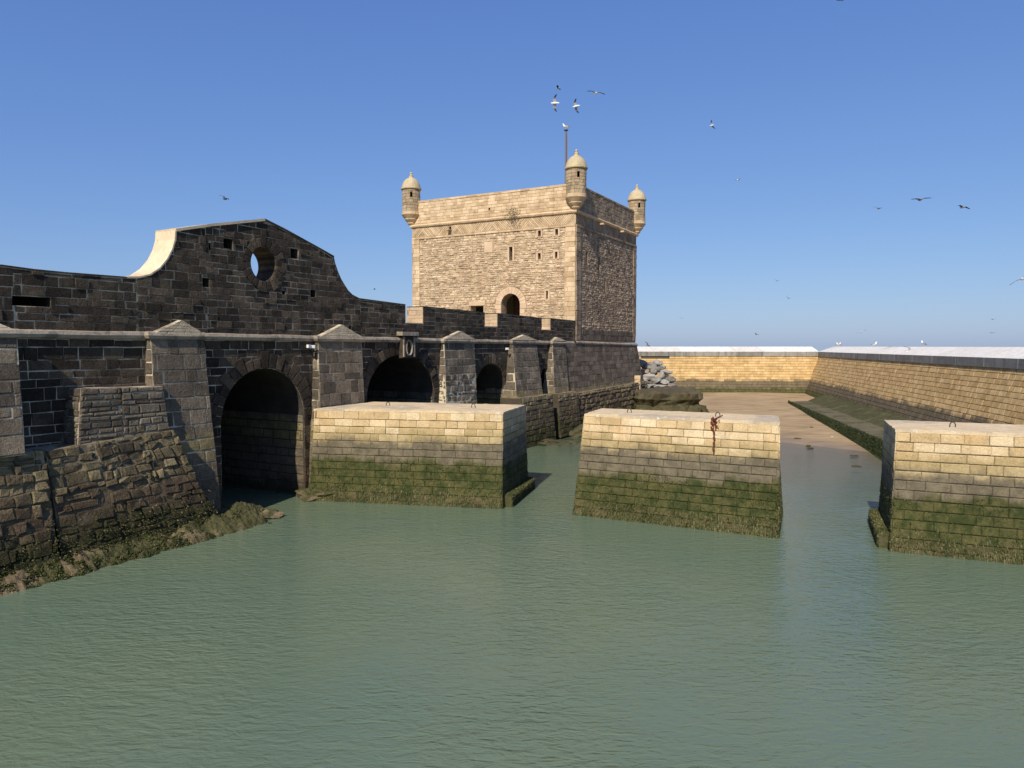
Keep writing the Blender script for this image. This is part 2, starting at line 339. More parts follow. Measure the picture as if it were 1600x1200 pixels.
def courses(s0, s1, t0, t1, h, l, hj=0.15, lj=0.35):
    hs = []; t = t0
    while t < t1 - h * 0.4:
        x = h * random.uniform(1 - hj, 1 + hj); hs.append(x); t += x
    kf = (t1 - t0) / sum(hs); t = t0; row = 0
    for x in hs:
        x *= kf; s = s0 - random.uniform(0, l) if row % 2 else s0 - random.uniform(0, l * 0.5)
        while s < s1:
            w = l * random.uniform(1 - lj, 1 + lj); a, b = max(s, s0), min(s + w, s1)
            if b - a > 0.1: yield [(a, t), (b, t), (b, t + x), (a, t + x)]
            s += w
        t += x; row += 1

class Stones:
    def __init__(s): s.items = []
    def stone(s, poly, P, parent, gap=0.02, proud=0.03, cham=0.018, jit=0.01, djit=0.012, mat=None, sink=0.05, tone=None, hgap=0.0, erode=False):
        if hgap:
            ys_ = [q[1] for q in poly]; poly = hp(hp(poly, 0, max(ys_) - hgap / 2, 0, 1), 0, min(ys_) + hgap / 2, 0, -1)
            if len(poly) < 3: return
        p0 = inset(poly, gap * 0.5)
        if not p0: return
        if jit: p0 = [(a + random.uniform(-jit, jit), b + random.uniform(-jit, jit)) for a, b in p0]
        p1 = inset(p0, cham)
        if not p1 or len(p1) != len(p0):
            g = cen(p0); p1 = [(a + (g[0] - a) * 0.18, b + (g[1] - b) * 0.18) for a, b in p0]
        m = len(p0); pr = proud + random.uniform(-djit, djit) + (random.uniform(0.012, 0.03) if erode and random.random() < 0.12 else 0.0)
        v = [P(a, b, -sink) for a, b in p0] + [P(a, b, pr - cham * 0.8) for a, b in p0] + [P(a, b, pr + random.uniform(-djit, djit) * 0.5) for a, b in p1]
        f = []
        for r in (0, m):
            for i in range(m): j = (i + 1) % m; f.append((r + i, r + j, r + m + j, r + m + i))
        f.append(tuple(range(2 * m, 3 * m)))
        s.items.append((v, f, random.random() if tone is None else tone, parent, mat))
    def fill(s, polys, P, parent, clip=None, **k):
        for p in polys:
            ps = clip(p) if clip else [p]
            for q in ps:
                if len(q) > 2 and abs(area(q)) > 0.008: s.stone(q, P, parent, **k)
    def emit(s, name, restname, root, mat, limit=290, minpx=0.0):
        sc = []
        for i, (v, f, t, par, m) in enumerate(s.items):
            top = f[-1]; q = [proj(v[j]) for j in top]
            if any(x is None for x in q): sc.append((0, i)); continue
            A = -area([(x[0], x[1]) for x in q]); g = cen([(x[0], x[1]) for x in q])
            nrm = Vector((0, 0, 0)); p = [Vector(v[j]) for j in top]
            for j in range(len(p)): nrm += (p[j] - p[0]).cross(p[(j + 1) % len(p)] - p[0])
            facing = abs(A)
            if not (-10 < g[0] < 1610 and -10 < g[1] < 1210): facing = 0
            sc.append((facing, i))
        sc.sort(reverse=True)
        keep = set(i for a, i in sc[:limit] if a > minpx)
        rest = {}
        for i, (v, f, t, par, m) in enumerate(s.items):
            if i in keep: mesh_obj(name, v, f, m or mat, par, tones=t)
            else: rest.setdefault(m or mat, MB()).add(v, f, t)
        for m, mb in rest.items(): mb.build(restname, m, root, kind='stuff')

def quadP(b0, b1, t0, t1):
    """map (s metres, t metres) on a four-cornered face; returns P, width, height"""
    b0, b1, t0, t1 = map(Vector, (b0, b1, t0, t1))
    w = ((b1 - b0).length + (t1 - t0).length) / 2; h = ((t0 - b0).length + (t1 - b1).length) / 2
    n = (b1 - b0).cross(t0 - b0).normalized()
    def P(s, t, d=0.0):
        a, c = s / w, t / h
        return (b0 * (1 - a) + b1 * a) * (1 - c) + (t0 * (1 - a) + t1 * a) * c + n * d
    return P, w, h

def lumps(P, s0, s1, t0, t1, n, size, keepf, mb=None):
    mb = mb or MB()
    for _ in range(n):
        s, t = random.uniform(s0, s1), random.uniform(t0, t1)
        c = P(s, t, 0)
        if random.random() > keepf(c): continue
        z = size * random.uniform(0.5, 1.5); zz = z * random.uniform(0.5, 1.1)
        a = random.uniform(0, 6.28); r = [P(s + math.cos(a + q * 2.1) * z * 0.55, t + math.sin(a + q * 2.1) * zz * 0.8, 0.0) for q in range(3)]
        tip = P(s + random.uniform(-.3, .3) * z, t - zz * 0.5, z * random.uniform(0.35, 0.8) + 0.03)
        mb.add(r + [tip], [(0, 1, 3), (1, 2, 3), (2, 0, 3)], min(1.0, random.random() ** 1.6))
    return mb

def rock_mesh(c, rx, ry, rz, seed, rough=0.3, sub=2, np_=9):
    bm = bmesh.new(); bmesh.ops.create_icosphere(bm, subdivisions=sub, radius=1.0)
    off = Vector((seed * 7.3, seed * 3.1, seed * 1.7))
    planes = []
    rr = random.Random(seed)
    for _ in range(np_):
        d = Vector((rr.gauss(0, 1), rr.gauss(0, 1), rr.gauss(0, 1))).normalized(); planes.append((d, rr.uniform(0.55, 0.85)))
    for v in bm.verts:
        p = v.co.copy()
        for d, k_ in planes:
            q = p.dot(d)
            if q > k_: p -= d * (q - k_)
        p *= 1 + rough * (0.5 * mnoise.noise(p * 1.7 + off) + 0.22 * mnoise.noise(p * 4.5 + off) + (0.14 * mnoise.noise(p * 10 + off) if sub > 2 else 0))
        v.co = Vector((p.x * rx, p.y * ry, p.z * rz)) + Vector(c)
    V = [v.co.copy() for v in bm.verts]; Fc = [tuple(w.index for w in f.verts) for f in bm.faces]; bm.free(); return V, Fc

# ================================================================== GROUND AND WATER
def sand_z(x, y):
    e = y - (46.0 - 1.3 * min(6.0, max(0.0, x - 17.0)) * min(1.0, max(0.0, 1.0 - (y - 44) / 16)))
    z = e * 0.0262 if e > 0 else e * 0.045
    z += 0.10 * mnoise.noise(Vector((x * 0.13, y * 0.10, 3.0))) * min(1, max(0.25, (e + 6) / 20))
    if x < 9: z -= (9 - x) * 0.10
    return min(z, 1.6)
def grid(xs, ys, fz):
    v = [(x, y, fz(x, y)) for y in ys for x in xs]; w = len(xs)
    f = [(j * w + i, j * w + i + 1, (j + 1) * w + i + 1, (j + 1) * w + i) for j in range(len(ys) - 1) for i in range(w - 1)]
    return v, f
v, f = grid([-4 + 0.75 * i for i in range(60)], [22 + 0.8 * j for j in range(80)], sand_z)
tag(mesh_obj('sand_flat', v, f, 'sand', smooth=True), 'wet tan sand flat exposed between the piers and the breakwater', kind='structure')
v, f = grid([-6000, -300, -120, 120, 300, 6000], [-300, 0, 200, 6000], lambda x, y: -3.0)
tag(mesh_obj('seabed', v, f, 'sand'), 'sandy bed under the green harbour water', kind='structure')
xs = [-5000, -600, -100, -40, -20, -8] + [-4 + 1.0 * i for i in range(46)] + [48, 60, 120, 600, 5000]
ys = [-200, -20, 5, 15] + [22 + 1.0 * i for i in range(64)] + [90, 120, 300, 1000, 8000]
v, f = grid(xs, ys, lambda x, y: 0.0)
wat = mesh_obj('water', v, f, 'water')
a = wat.data.attributes.new('depth', 'FLOAT', 'POINT')
a.data.foreach_set('value', [max(0.0, -sand_z(x, y)) if (-4 <= x <= 40.5 and 22 <= y <= 85) else 3.0 for x, y, z in v])
tag(wat, 'rippled green harbour water in front of the fortress', kind='structure')

# ================================================================== SEA WALL WITH ARCHES
SW = empty('fortified_sea_wall', wallP(12, 0, 0), 'long dark stone sea wall with arches, buttresses and a curved gable with round opening', 'sea wall')
S_L, S_R = -9.5, 31.6
prof = [(-9.5, 8.16), (-6.2, 8.13), (-5.4, 8.09), (-4.5, 8.08), (-2.62, 8.10), (-2.2, 8.14), (-1.82, 8.25), (-1.47, 8.49), (-1.18, 8.82), (-0.99, 9.16), (-0.88, 9.48), (-0.85, 9.79),
        (0.54, 10.16), (2.92, 10.69), (3.94, 10.45), (5.84, 9.93), (6.6, 9.7), (6.68, 9.45), (6.85, 9.11), (7.03, 8.83), (7.24, 8.60), (7.48, 8.36), (7.76, 8.19), (8.26, 8.05), (11.53, 7.95)]
merl = [(11.53, 7.12), (13.0, 7.12), (13.0, 7.93), (18.93, 7.86), (18.93, 7.13), (20.39, 7.13), (20.39, 7.88), (26.17, 7.80), (26.17, 7.08), (27.52, 7.08), (27.52, 7.82), (31.6, 7.78)]
TOP = prof + merl
DECK = 6.05
def topz(s):
    for i in range(len(TOP) - 1):
        (a, za), (b, zb) = TOP[i], TOP[i + 1]
        if a <= s <= b and b > a: return za + (zb - za) * (s - a) / (b - a)
    return TOP[-1][1]
holes = [(1.04, 1.43, 9.43, 9.79), (0.13, 0.41, 8.02, 8.34), (4.22, 4.6, 9.42, 9.80), (5.26, 5.55, 7.97, 8.27), (-5.95, -4.95, 7.1, 7.36), (0.42, 0.50, 9.3, 9.55), (3.75, 3.9, 7.98, 8.14), (2.42, 2.55, 8.12, 8.22), (7.55, 7.68, 6.62, 6.9)]
OC = (2.85, 9.05, 0.635)
def ring_pts(cx, cy, a, b, m, rev=False):
    r = [(cx + a * math.cos(2 * math.pi * i / m), cy + b * math.sin(2 * math.pi * i / m)) for i in range(m)]
    return r[::-1] if rev else r
back_holes = 1
up = [(S_R, DECK), (S_L, DECK)] + TOP
v, f = extrude(up, [ring_pts(OC[0], OC[1], OC[2], OC[2], 32)] + [[(a, c), (b, c), (b, d), (a, d)] for a, b, c, d in holes], wallP, -0.95, 0.0)
pw_ = mesh_obj('parapet_wall', v, f, 'mortar', SW, fix=True)
pw_.data.materials.append(M['dark'])
for pl in pw_.data.polygons:
    if abs(pl.normal.dot(N)) < 0.5: pl.material_index = 1
ARCH = [(2.79, 2.02, 3.2, 1.98), (11.25, 2.62, 3.6, 2.03), (19.56, 1.82, 3.2, 1.80), (26.63, 0.74, 3.3, 1.27)]   # centre, half width, springing, rise
low = [(S_L, -1.2)]
for sc_, a_, zs_, b_ in ARCH:
    low += [(sc_ - a_, -1.2), (sc_ - a_, zs_)] + [(sc_ - a_ * math.cos(math.pi * i / 18), zs_ + b_ * math.sin(math.pi * i / 18)) for i in range(1, 18)] + [(sc_ + a_, zs_), (sc_ + a_, -1.2)]
low += [(S_R, -1.2), (S_R, DECK), (S_L, DECK)]
v, f = extrude(low, [], wallP, -9.0, 0.0)
o = mesh_obj('arcade_wall', v, f, 'mortar', SW, fix=True)
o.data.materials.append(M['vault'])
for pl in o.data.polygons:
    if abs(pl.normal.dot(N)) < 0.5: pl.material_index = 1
mb = MB(); mb.box(wallP, S_L, S_R, DECK + 0.004, DECK + 0.15, -8.98, -0.96); mb.build('deck', 'ashlar', SW)
mb = MB(); mb.box(wallP, S_L, S_R, DECK + 0.154, 7.3, -8.96, -8.2); mb.build('rear_parapet', 'reveal', SW)
# unseen wall added behind the arches to keep light out of the tunnels
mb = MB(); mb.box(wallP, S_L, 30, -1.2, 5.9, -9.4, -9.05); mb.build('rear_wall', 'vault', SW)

st = Stones()
def clip_up(p):
    s0, s1 = min(q[0] for q in p), max(q[0] for q in p)
    out = [p]
    for (a, _), (b, _) in ((merl[0], merl[1]), (merl[4], merl[5]), (merl[8], merl[9])): out = cut_rect(out, a, b, 7.09, 9)
    res = []
    for q in out:
        q0, q1 = min(x[0] for x in q), max(x[0] for x in q); zc = max(x[1] for x in q)
        if min(topz(q0 + .01), topz(q1 - .01), topz((q0 + q1) / 2)) < zc:
            za, zb = topz(q0 + 0.012) - 0.015, topz(q1 - 0.012) - 0.015
            if q0 < 2.92 < q1: zb = za = min(za, zb)
            dx, dz = q1 - q0, zb - za; l = math.hypot(dx, dz); q = hp(q, q0, za, -dz / l, dx / l)
        if len(q) > 2: res.append(q)
    out = []
    for q in res:
        q = cut_ellipse(q, OC[0], OC[1], OC[2] + 0.2, OC[2] + 0.2)
        if len(q) > 2: out.append(q)
    for a, b, c, d in holes: out = cut_rect(out, a, b, c, d)
    return out
for (s0, s1, h_, l_) in ((S_L, -5.9, 0.28, 0.52), (-5.9, -2.3, 0.27, 0.54), (-2.3, 0.3, 0.255, 0.46), (0.3, 8.3, 0.235, 0.46), (8.3, 13.0, 0.22, 0.5), (13.0, S_R, 0.215, 0.5)):
    z1 = 8.2 if s0 < -2.4 else (10.8 if s0 < 8 else 8.1)
    st.fill(courses(s0, s1, 6.38, z1, h_, l_, 0.2, 0.45), wallP, SW, clip_up, gap=0.024, proud=0.018, cham=0.012, jit=0.014, djit=0.006, erode=True)
def clip_low(p):
    q = [p]
    for sc_, a_, zs_, b_ in ARCH:
        q = [cut_arch(x, sc_, a_, zs_, b_, 0.2) for x in q if len(x) > 2]
    return [x for x in q if len(x) > 2]
for (s0, s1) in ((S_L, 0.2), (0.2, 8.3), (8.3, 17.5), (17.5, 25.0), (25.0, S_R)):
    st.fill(courses(s0, s1, -0.3, 6.2, 0.30, 0.58, 0.25, 0.45), wallP, SW, clip_low, gap=0.026, proud=0.018, cham=0.014, jit=0.016, djit=0.006, erode=True)
# far jambs of the deep openings
for sc_, a_, zs_, b_ in ARCH[:3]:
    def PJ(s, t, d, e=sc_ + a_): return WO + U * (e - d) - N * s + Z * t
    st.fill(courses(0.05, 6.0, -0.2, zs_ + b_ * 0.55, 0.36, 0.8, 0.15, 0.3), PJ, SW, lambda p: [p] if cen(p)[1] < zs_ + 0.2 else [], gap=0.04, proud=0.02, mat='grey')
st.emit('stone', 'small_stonework', SW, 'dark', 290)
# arch rings and oculus ring, one stone after the other
vs_ = Stones()
for k_, (sc_, a_, zs_, b_) in enumerate(ARCH):
    n_ = (19, 23, 17, 9)[k_]
    for i in range(n_):
        a0, a1 = math.pi * i / n_, math.pi * (i + 1) / n_; rw = (0.50, 0.50, 0.44, 0.36)[k_] * random.choice((0.8, 1.0, 1.12, 1.3))
        p = [(sc_ - (a_ + r_) * math.cos(t_), zs_ + (b_ + r_) * math.sin(t_)) for r_, t_ in ((0, a1), (rw, a1), (rw, a0), (0, a0))]
        vs_.stone(p[::-1] if area(p) < 0 else p, wallP, SW, gap=0.03, proud=0.055, cham=0.02, jit=0.012, mat='dark')
for i in range(22):
    a0, a1 = 2 * math.pi * i / 22, 2 * math.pi * (i + 1) / 22; rw = random.choice((0.34, 0.40, 0.44))
    p = [(OC[0] + r_ * math.cos(t_), OC[1] + r_ * math.sin(t_)) for r_, t_ in ((OC[2], a0), (OC[2] + rw, a0), (OC[2] + rw, a1), (OC[2], a1))]
    vs_.stone(p, wallP, SW, gap=0.022, proud=0.04, cham=0.014, djit=0.004, mat='dark')
vs_.emit('voussoir', 'arch_stonework', SW, 'dark', 200)
# lining of the round opening
mb = MB(); m_ = 32
for i in range(m_):
    a0, a1 = 2 * math.pi * i / m_, 2 * math.pi * (i + 1) / m_
    q = [wallP(OC[0] + (OC[2] - 0.012) * math.cos(t_), OC[1] + (OC[2] - 0.012) * math.sin(t_), d_) for t_, d_ in ((a0, 0.02), (a1, 0.02), (a1, -0.96), (a0, -0.96))]
    mb.add(q, [(0, 1, 2, 3)], random.random())
mb.build('oculus_lining', 'dark', SW)
for a, b, c, d in holes:
    mb = MB(); mb.box(wallP, a - 0.05, b + 0.05, c - 0.05, d + 0.05, -1.02, -0.955); mb.build('hole_backing', 'dark', SW)
# coping render on the tops and scoops, notch reveals
mb = MB()
def strip(pts, d0, d1, th, t=0.5):
    for (a, za), (b, zb) in zip(pts, pts[1:]):
        l = math.hypot(b - a, zb - za); nx, nz = -(zb - za) / l * th, (b - a) / l * th
        q = [(a, za), (b, zb), (b + nx, zb + nz), (a + nx, za + nz)]
        v = [wallP(x, z, d) for d in (d0, d1) for x, z in q]
        mb.add(v, [(0, 1, 2, 3), (7, 6, 5, 4), (0, 4, 5, 1), (1, 5, 6, 2), (2, 6, 7, 3), (3, 7, 4, 0)], random.uniform(.3, .7))
sm = []
for i in range(5, 12): sm.append(prof[i])
strip(prof[4:12], -0.97, 0.035, 0.05); strip([(-0.88, 9.76), (0.54, 10.125), (2.92, 10.655)], -0.97, 0.06, 0.09)
mb.build('scroll_coping', 'cream', SW)
mb = MB(); strip([(2.92, 10.695), (3.94, 10.455), (5.84, 9.935), (6.62, 9.71)], -0.97, 0.045, 0.05); strip(prof[16:24], -0.97, 0.02, 0.04); strip([prof[23], prof[24]], -0.97, 0.03, 0.05); strip(prof[:5], -0.97, 0.03, 0.04)
for i in (2, 6, 10): strip([(merl[i][0] , merl[i][1]), (merl[i + 1][0], merl[i + 1][1])], -0.97, 0.03, 0.05)
mb.build('weathered_coping', 'dark', SW)
for i in (0, 4, 8):
    (a, z0), (b, z1) = merl[i], merl[i + 1]; top = merl[i + 2][1]
    mb = MB(); mb.box(wallP, b - 0.03, b - 0.002, z1 + 0.02, top, -0.96, 0.012); nk = mb.build('notch_cheek', 'tmortar', SW); ns_ = Stones()
    ns_.fill(courses(0.0, 0.95, z1 + 0.02, top, 0.2, 0.4, 0.2, 0.4), lambda s, t, d, e=b - 0.03: wallP(e - d, t, -s), nk, gap=0.02, proud=0.012, cham=0.01, jit=0.006, djit=0.004, sink=0.01); ns_.emit('cheek_stone', 'cheek_stonework', nk, 'reveal', 30, 4)
    mb = MB(); mb.box(wallP, a + 0.002, b - 0.002, z0 - 0.02, z0 + 0.018, -0.96, 0.028); mb.build('notch_sill', 'cream', SW)
    mb = MB(); mb.box(wallP, a + 0.002, a + 0.03, z0 + 0.02, topz(a - 0.02), -0.96, 0.012); mb.build('notch_cheek', 'reveal', SW)

# buttresses: (s0 top, s1 top, s0 bottom, s1 bottom, d top, d bottom, z bottom, cap apex s, cap z)
BUT = [(-8.3, -6.12, -8.4, -6.42, 0.50, 1.28, 3.2, -7.2, 6.98), (-2.03, -0.05, -2.3, 0.0, 0.22, 1.0, -0.5, -0.85, 6.87), (5.42, 8.1, 4.95, 7.75, 0.22, 0.8, -0.5, 6.9, 6.92),
       (14.52, 17.45, 14.0, 17.1, 0.22, 0.8, -0.5, 16.1, 6.82), (21.77, 25.0, 21.2, 24.7, 0.22, 0.85, 2.9, 23.4, 6.72), (27.37, 29.4, 26.6, 28.9, 0.22, 0.75, 2.9, 28.2, 6.62)]
bs = Stones()
ZS = 6.3
for k_, (a, b, a2, b2, dt, db, zb, ca, cz) in enumerate(BUT):
    P4b = [wallP(a2, zb, -0.1), wallP(b2, zb, -0.1), wallP(b2, zb, db), wallP(a2, zb, db)]
    P4t = [wallP(a, 6.25, -0.1), wallP(b, 6.25, -0.1), wallP(b, 6.25, dt), wallP(a, 6.25, dt)]
    mb = MB(); mb.hexa(P4b, P4t); bo = mb.build('buttress', 'mortar', SW, fix=True)
    rub = k_ == 3
    for (i, j) in ((3, 2), (2, 1), (0, 3)):
        P, w, h = quadP(P4b[i], P4b[j], P4t[i], P4t[j])
        if (P(w / 2, h / 2, 1) - P(w / 2, h / 2, 0)).dot(N if (i, j) == (3, 2) else (U if i == 2 else -U)) < 0:
            P, w, h = quadP(P4b[j], P4b[i], P4t[j], P4t[i])
        if rub:
            bs.fill(courses(0, w, 0, h - 1.7, 0.26, 0.42, 0.35, 0.5), P, bo, gap=0.06, proud=0.03, cham=0.035, jit=0.035, djit=0.03)
            bs.fill(courses(0, w, h - 1.7, h, 0.42, 0.8, 0.2, 0.3), P, bo, gap=0.03, proud=0.02)
        else:
            bs.fill(courses(0, w, 0, h, 0.42, 0.74, 0.28, 0.45), P, bo, gap=0.032, proud=0.022, cham=0.018, jit=0.02, djit=0.008)
    ap = wallP(ca, cz, -0.02); c4 = [wallP(a - 0.06, ZS + 0.06, -0.02), wallP(b + 0.06, ZS + 0.06, -0.02), wallP(b + 0.06, ZS + 0.06, dt + 0.1), wallP(a - 0.06, ZS + 0.06, dt + 0.1)]
    mb = MB(); ap2 = ap + N * 0.22 - Z * 0.02
    mb.add(c4 + [ap, ap2], [(0, 3, 5, 4), (3, 2, 5), (2, 1, 4, 5), (0, 1, 2, 3)]); cap = mb.build('cap', 'mortar', bo)
    capst = Stones()
    for (q0, q1, q2, q3) in ((3, 2, 5, 5), ):
        P, w, h = quadP(c4[3], c4[2], ap2 - U * 0.02, ap2 + U * 0.02)
        capst.fill(courses(0, w, 0, h, 0.26, 0.3 * w, 0.1, 0.3), P, bo, gap=0.02, proud=0.014, cham=0.012, djit=0.004, mat='capstone')
    bs.items += capst.items
bs.emit('buttress_stone', 'buttress_small_stonework', SW, 'grey', 290)
# footings below the two far buttresses
for (a, b, d, zt, zb) in ((20.9, 25.2, 1.25, 2.95, -0.6), (26.3, 29.4, 1.15, 2.9, 0.1)):
    b4 = [wallP(a - .1, zb, -0.1), wallP(b + .25, zb, -0.1), wallP(b + .25, zb, d + .25), wallP(a - .1, zb, d + .25)]; t4 = [wallP(a, zt, -0.1), wallP(b, zt, -0.1), wallP(b, zt, d), wallP(a, zt, d)]
    mb = MB(); mb.hexa(b4, t4); fo = mb.build('footing', 'darkmortar', SW, fix=True); fs = Stones()
    for (i, j) in ((3, 2), (2, 1)):
        P, w, h = quadP(b4[i], b4[j], t4[i], t4[j]); fs.fill(courses(0, w, 0, h, 0.3, 0.6, 0.25, 0.4), P, fo, gap=0.03, proud=0.03, cham=0.03, jit=0.03, djit=0.025)
    P, w, h = quadP(t4[3], t4[2], t4[0], t4[1]); fs.fill(courses(0, w, 0, h, 0.5, 0.6), P, fo, gap=0.03, proud=0.02)
    fs.emit('footing_stone', 'footing_small_stonework', fo, 'tbase', 80)
# string course sweeping round the buttresses
path = [(S_L, 0.0)]
for (a, b, a2, b2, dt, *_r) in BUT: path += [(a - 0.02, 0.0), (a - 0.02, dt), (b + 0.02, dt), (b + 0.02, 0.0)]
path += [(S_R - 0.3, 0.0)]
def sweep(path, zf, rad, name, mat, parent, PF, seg=8):
    V, Fc, T = [], [], []
    for i, (s, d) in enumerate(path):
        d1 = Vector((path[i][0] - path[i - 1][0], path[i][1] - path[i - 1][1])).normalized() if i else None
        d2 = Vector((path[i + 1][0] - s, path[i + 1][1] - d)).normalized() if i + 1 < len(path) else None
        t = (d1 + d2) if d1 and d2 else (d1 or d2); t.normalize(); nn = Vector((-t.y, t.x))
        k_ = 1.0 / max(0.5, abs(nn.dot(Vector((-d1.y, d1.x))) if d1 else 1))
        for q in range(seg):
            a = 2 * math.pi * q / seg; V.append(PF(s + nn.x * rad * k_ * math.cos(a), zf(s) + rad * math.sin(a), d + nn.y * rad * k_ * math.cos(a))); T.append(random.uniform(.2, .9))
    for i in range(len(path) - 1):
        for q in range(seg):
            r = (q + 1) % seg; Fc.append((i * seg + q, i * seg + r, (i + 1) * seg + r, (i + 1) * seg + q))
    return mesh_obj(name, V, Fc, mat, parent, tones=T, fix=True)
def dense(path, step=0.8):
    o_ = []
    for (a, c), (b, d) in zip(path, path[1:]):
        m = max(1, int(math.hypot(b - a, d - c) / step)); o_ += [(a + (b - a) * i / m, c + (d - c) * i / m) for i in range(m)]
    return o_ + [path[-1]]
sweep(dense(path), lambda s: 6.335 - 0.004 * max(0, s) + 0.008 * math.sin(s * 2.1), 0.13, 'string_course', 'moulding', SW, wallP)
# coat of arms above the second arch
ca = MB(); ca.box(wallP, 11.0, 12.0, 5.45, 6.45, 0.03, 0.22); co = ca.build('coat_of_arms', 'dark', SW)
mb = MB(); mb.box(wallP, 10.85, 12.15, 6.5, 6.68, 0.0, 0.36); mb.build('hood', 'moulding', co)
mb = MB()
for i in range(16):
    a0, a1 = 2 * math.pi * i / 16, 2 * math.pi * (i + 1) / 16
    q = [wallP(11.5 + rx * math.cos(t_), 5.93 + rz * math.sin(t_), d_) for rx, rz, t_, d_ in ((0.26, 0.40, a0, .22), (0.26, 0.40, a1, .22), (0.23, 0.36, a1, .30), (0.23, 0.36, a0, .30), (0.17, 0.29, a1, .24), (0.17, 0.29, a0, .24))]
    mb.add(q, [(0, 1, 2, 3), (3, 2, 4, 5)])
mb.build('carved_oval', 'moulding', co)
mb = MB()
for sx in (11.1, 11.9): mb.box(wallP, sx - 0.05, sx + 0.05, 5.5, 6.45, 0.2, 0.28)
mb.build('carved_pilaster', 'moulding', co)

# rubble mass in front of the first bay
def mass(name, b4, t4, h_, l_, jit, mat, lim, top=True, gap=0.04):
    mb = MB(); mb.hexa(b4, t4); mo = mb.build(name, 'mortar' if mat != 'old' else 'oldmortar', SW, fix=True); ms = Stones()
    for (i, j) in ((3, 2), (2, 1), (0, 3)):
        P, w, h = quadP(b4[i], b4[j], t4[i], t4[j])
        nc = max(1, round(w / 1.6)); cut = [0] + [w * (i_ + random.uniform(-.25, .25)) / nc for i_ in range(1, nc)] + [w]
        for c0_, c1_ in zip(cut, cut[1:]):
            k2 = random.uniform(0.75, 1.25)
            ms.fill(courses(c0_, c1_, 0, h, h_ * k2, l_ * random.uniform(.8, 1.3), 0.4, 0.6), P, mo, gap=gap, proud=0.055, cham=0.032, jit=jit, djit=0.045 if mat == 'old' else 0.02)
    if top:
        P, w, h = quadP(t4[3], t4[2], t4[0], t4[1]); ms.fill(courses(0, w, 0, h, 0.4, 0.6), P, mo, gap=0.04, proud=0.02, jit=0.02)
    ms.emit('rubble_stone', 'rubble_small_stonework', mo, mat, lim)
    return mo
mass('abutment', [wallP(-4.75, 3.2, -0.1), wallP(-1.82, 3.2, -0.1), wallP(-1.82, 3.2, 0.76), wallP(-4.75, 3.2, 0.76)], [wallP(-4.5, 4.8, -0.1), wallP(-1.88, 4.74, -0.1), wallP(-1.88, 4.74, 0.56), wallP(-4.5, 4.8, 0.56)], 0.21, 0.42, 0.014, 'grey', 110, top=False, gap=0.024)
mass('tide_worn_footing', [wallP(-5.75, -0.4, -0.1), wallP(-0.30, -0.4, -0.1), wallP(-0.50, -0.4, 1.70), wallP(-5.75, -0.4, 1.75)], [wallP(-5.75, 3.2, -0.1), wallP(-1.62, 3.35, -0.1), wallP(-1.75, 3.35, 0.84), wallP(-5.75, 3.2, 0.98)], 0.25, 0.42, 0.045, 'old', 220, gap=0.028, top=False)
mass('tide_worn_footing', [wallP(-9.5, -0.4, -0.1), wallP(-5.86, -0.4, -0.1), wallP(-5.86, -0.4, 1.80), wallP(-9.5, -0.4, 1.85)], [wallP(-9.5, 3.3, -0.1), wallP(-5.86, 3.22, -0.1), wallP(-5.86, 3.22, 1.06), wallP(-9.5, 3.3, 1.12)], 0.25, 0.42, 0.045, 'old', 70, gap=0.028, top=False)
# seaweed hanging from the footing
P, w, h = quadP(wallP(-9.5, -0.3, 1.9), wallP(-0.55, -0.3, 1.74), wallP(-9.5, 1.4, 1.55), wallP(-0.9, 1.4, 1.45))
lumps(P, 0, w, 0, h, 12000, 0.026, lambda c: 0.9 if c.z < 0.45 else max(0.05, 0.6 - 0.5 * c.z)).build('seaweed', 'weed', SW, kind='stuff')
# floodlights under the string course
def floodlight(p, d, label):
    r = empty('floodlight', p, label, 'floodlight', 'floodlights fixed to the old stonework')
    d = Vector(d).normalized(); s = d.cross(Z).normalized(); q = s.cross(d)
    def PF(a, b, c): return Vector(p) + s * a * .7 + q * b * .7 + d * c * .7
    mb = MB(); mb.box(PF, -0.13, 0.13, -0.09, 0.09, 0.12, 0.24); mb.build('housing', 'white', r)
    mb = MB(); mb.box(PF, -0.11, 0.11, -0.07, 0.07, 0.241, 0.25); mb.build('lens', 'white', r)
    mb = MB(); mb.box(PF, -0.025, 0.025, -0.025, 0.025, -0.12, 0.119); mb.build('bracket', 'iron', r)
floodlight(wallP(4.85, 6.0, 0.12), N + U * 0.2, 'small white floodlight under the moulding, one of two beside the first arch')
floodlight(wallP(5.15, 5.98, 0.12), N - U * 0.5, 'small white floodlight under the moulding, nearer the second pyramid-capped buttress')
floodlight(wallP(21.2, 5.85, 0.12), N - U * 0.5, 'small white floodlight under the moulding beside the third arch')

# ================================================================== TOWER
TW, TU, TZ0, TZC, TZ1 = 14.3, 12.9, 6.3, 15.6, 17.5
TR = empty('fortress_tower', TC - N * 7 + U * 6.4, 'square tan stone tower with round corner turrets at the end of the wall', 'tower')
Mm = -N
def LP(w, z, d=0.0): return TC + Mm * w + Z * z - U * d     # lit face, w away from the near corner
def RP(w, z, d=0.0): return TC + U * w + Z * z + N * d      # grazing face
def LPm(s, z, d=0.0): return LP(TW - s, z, d)
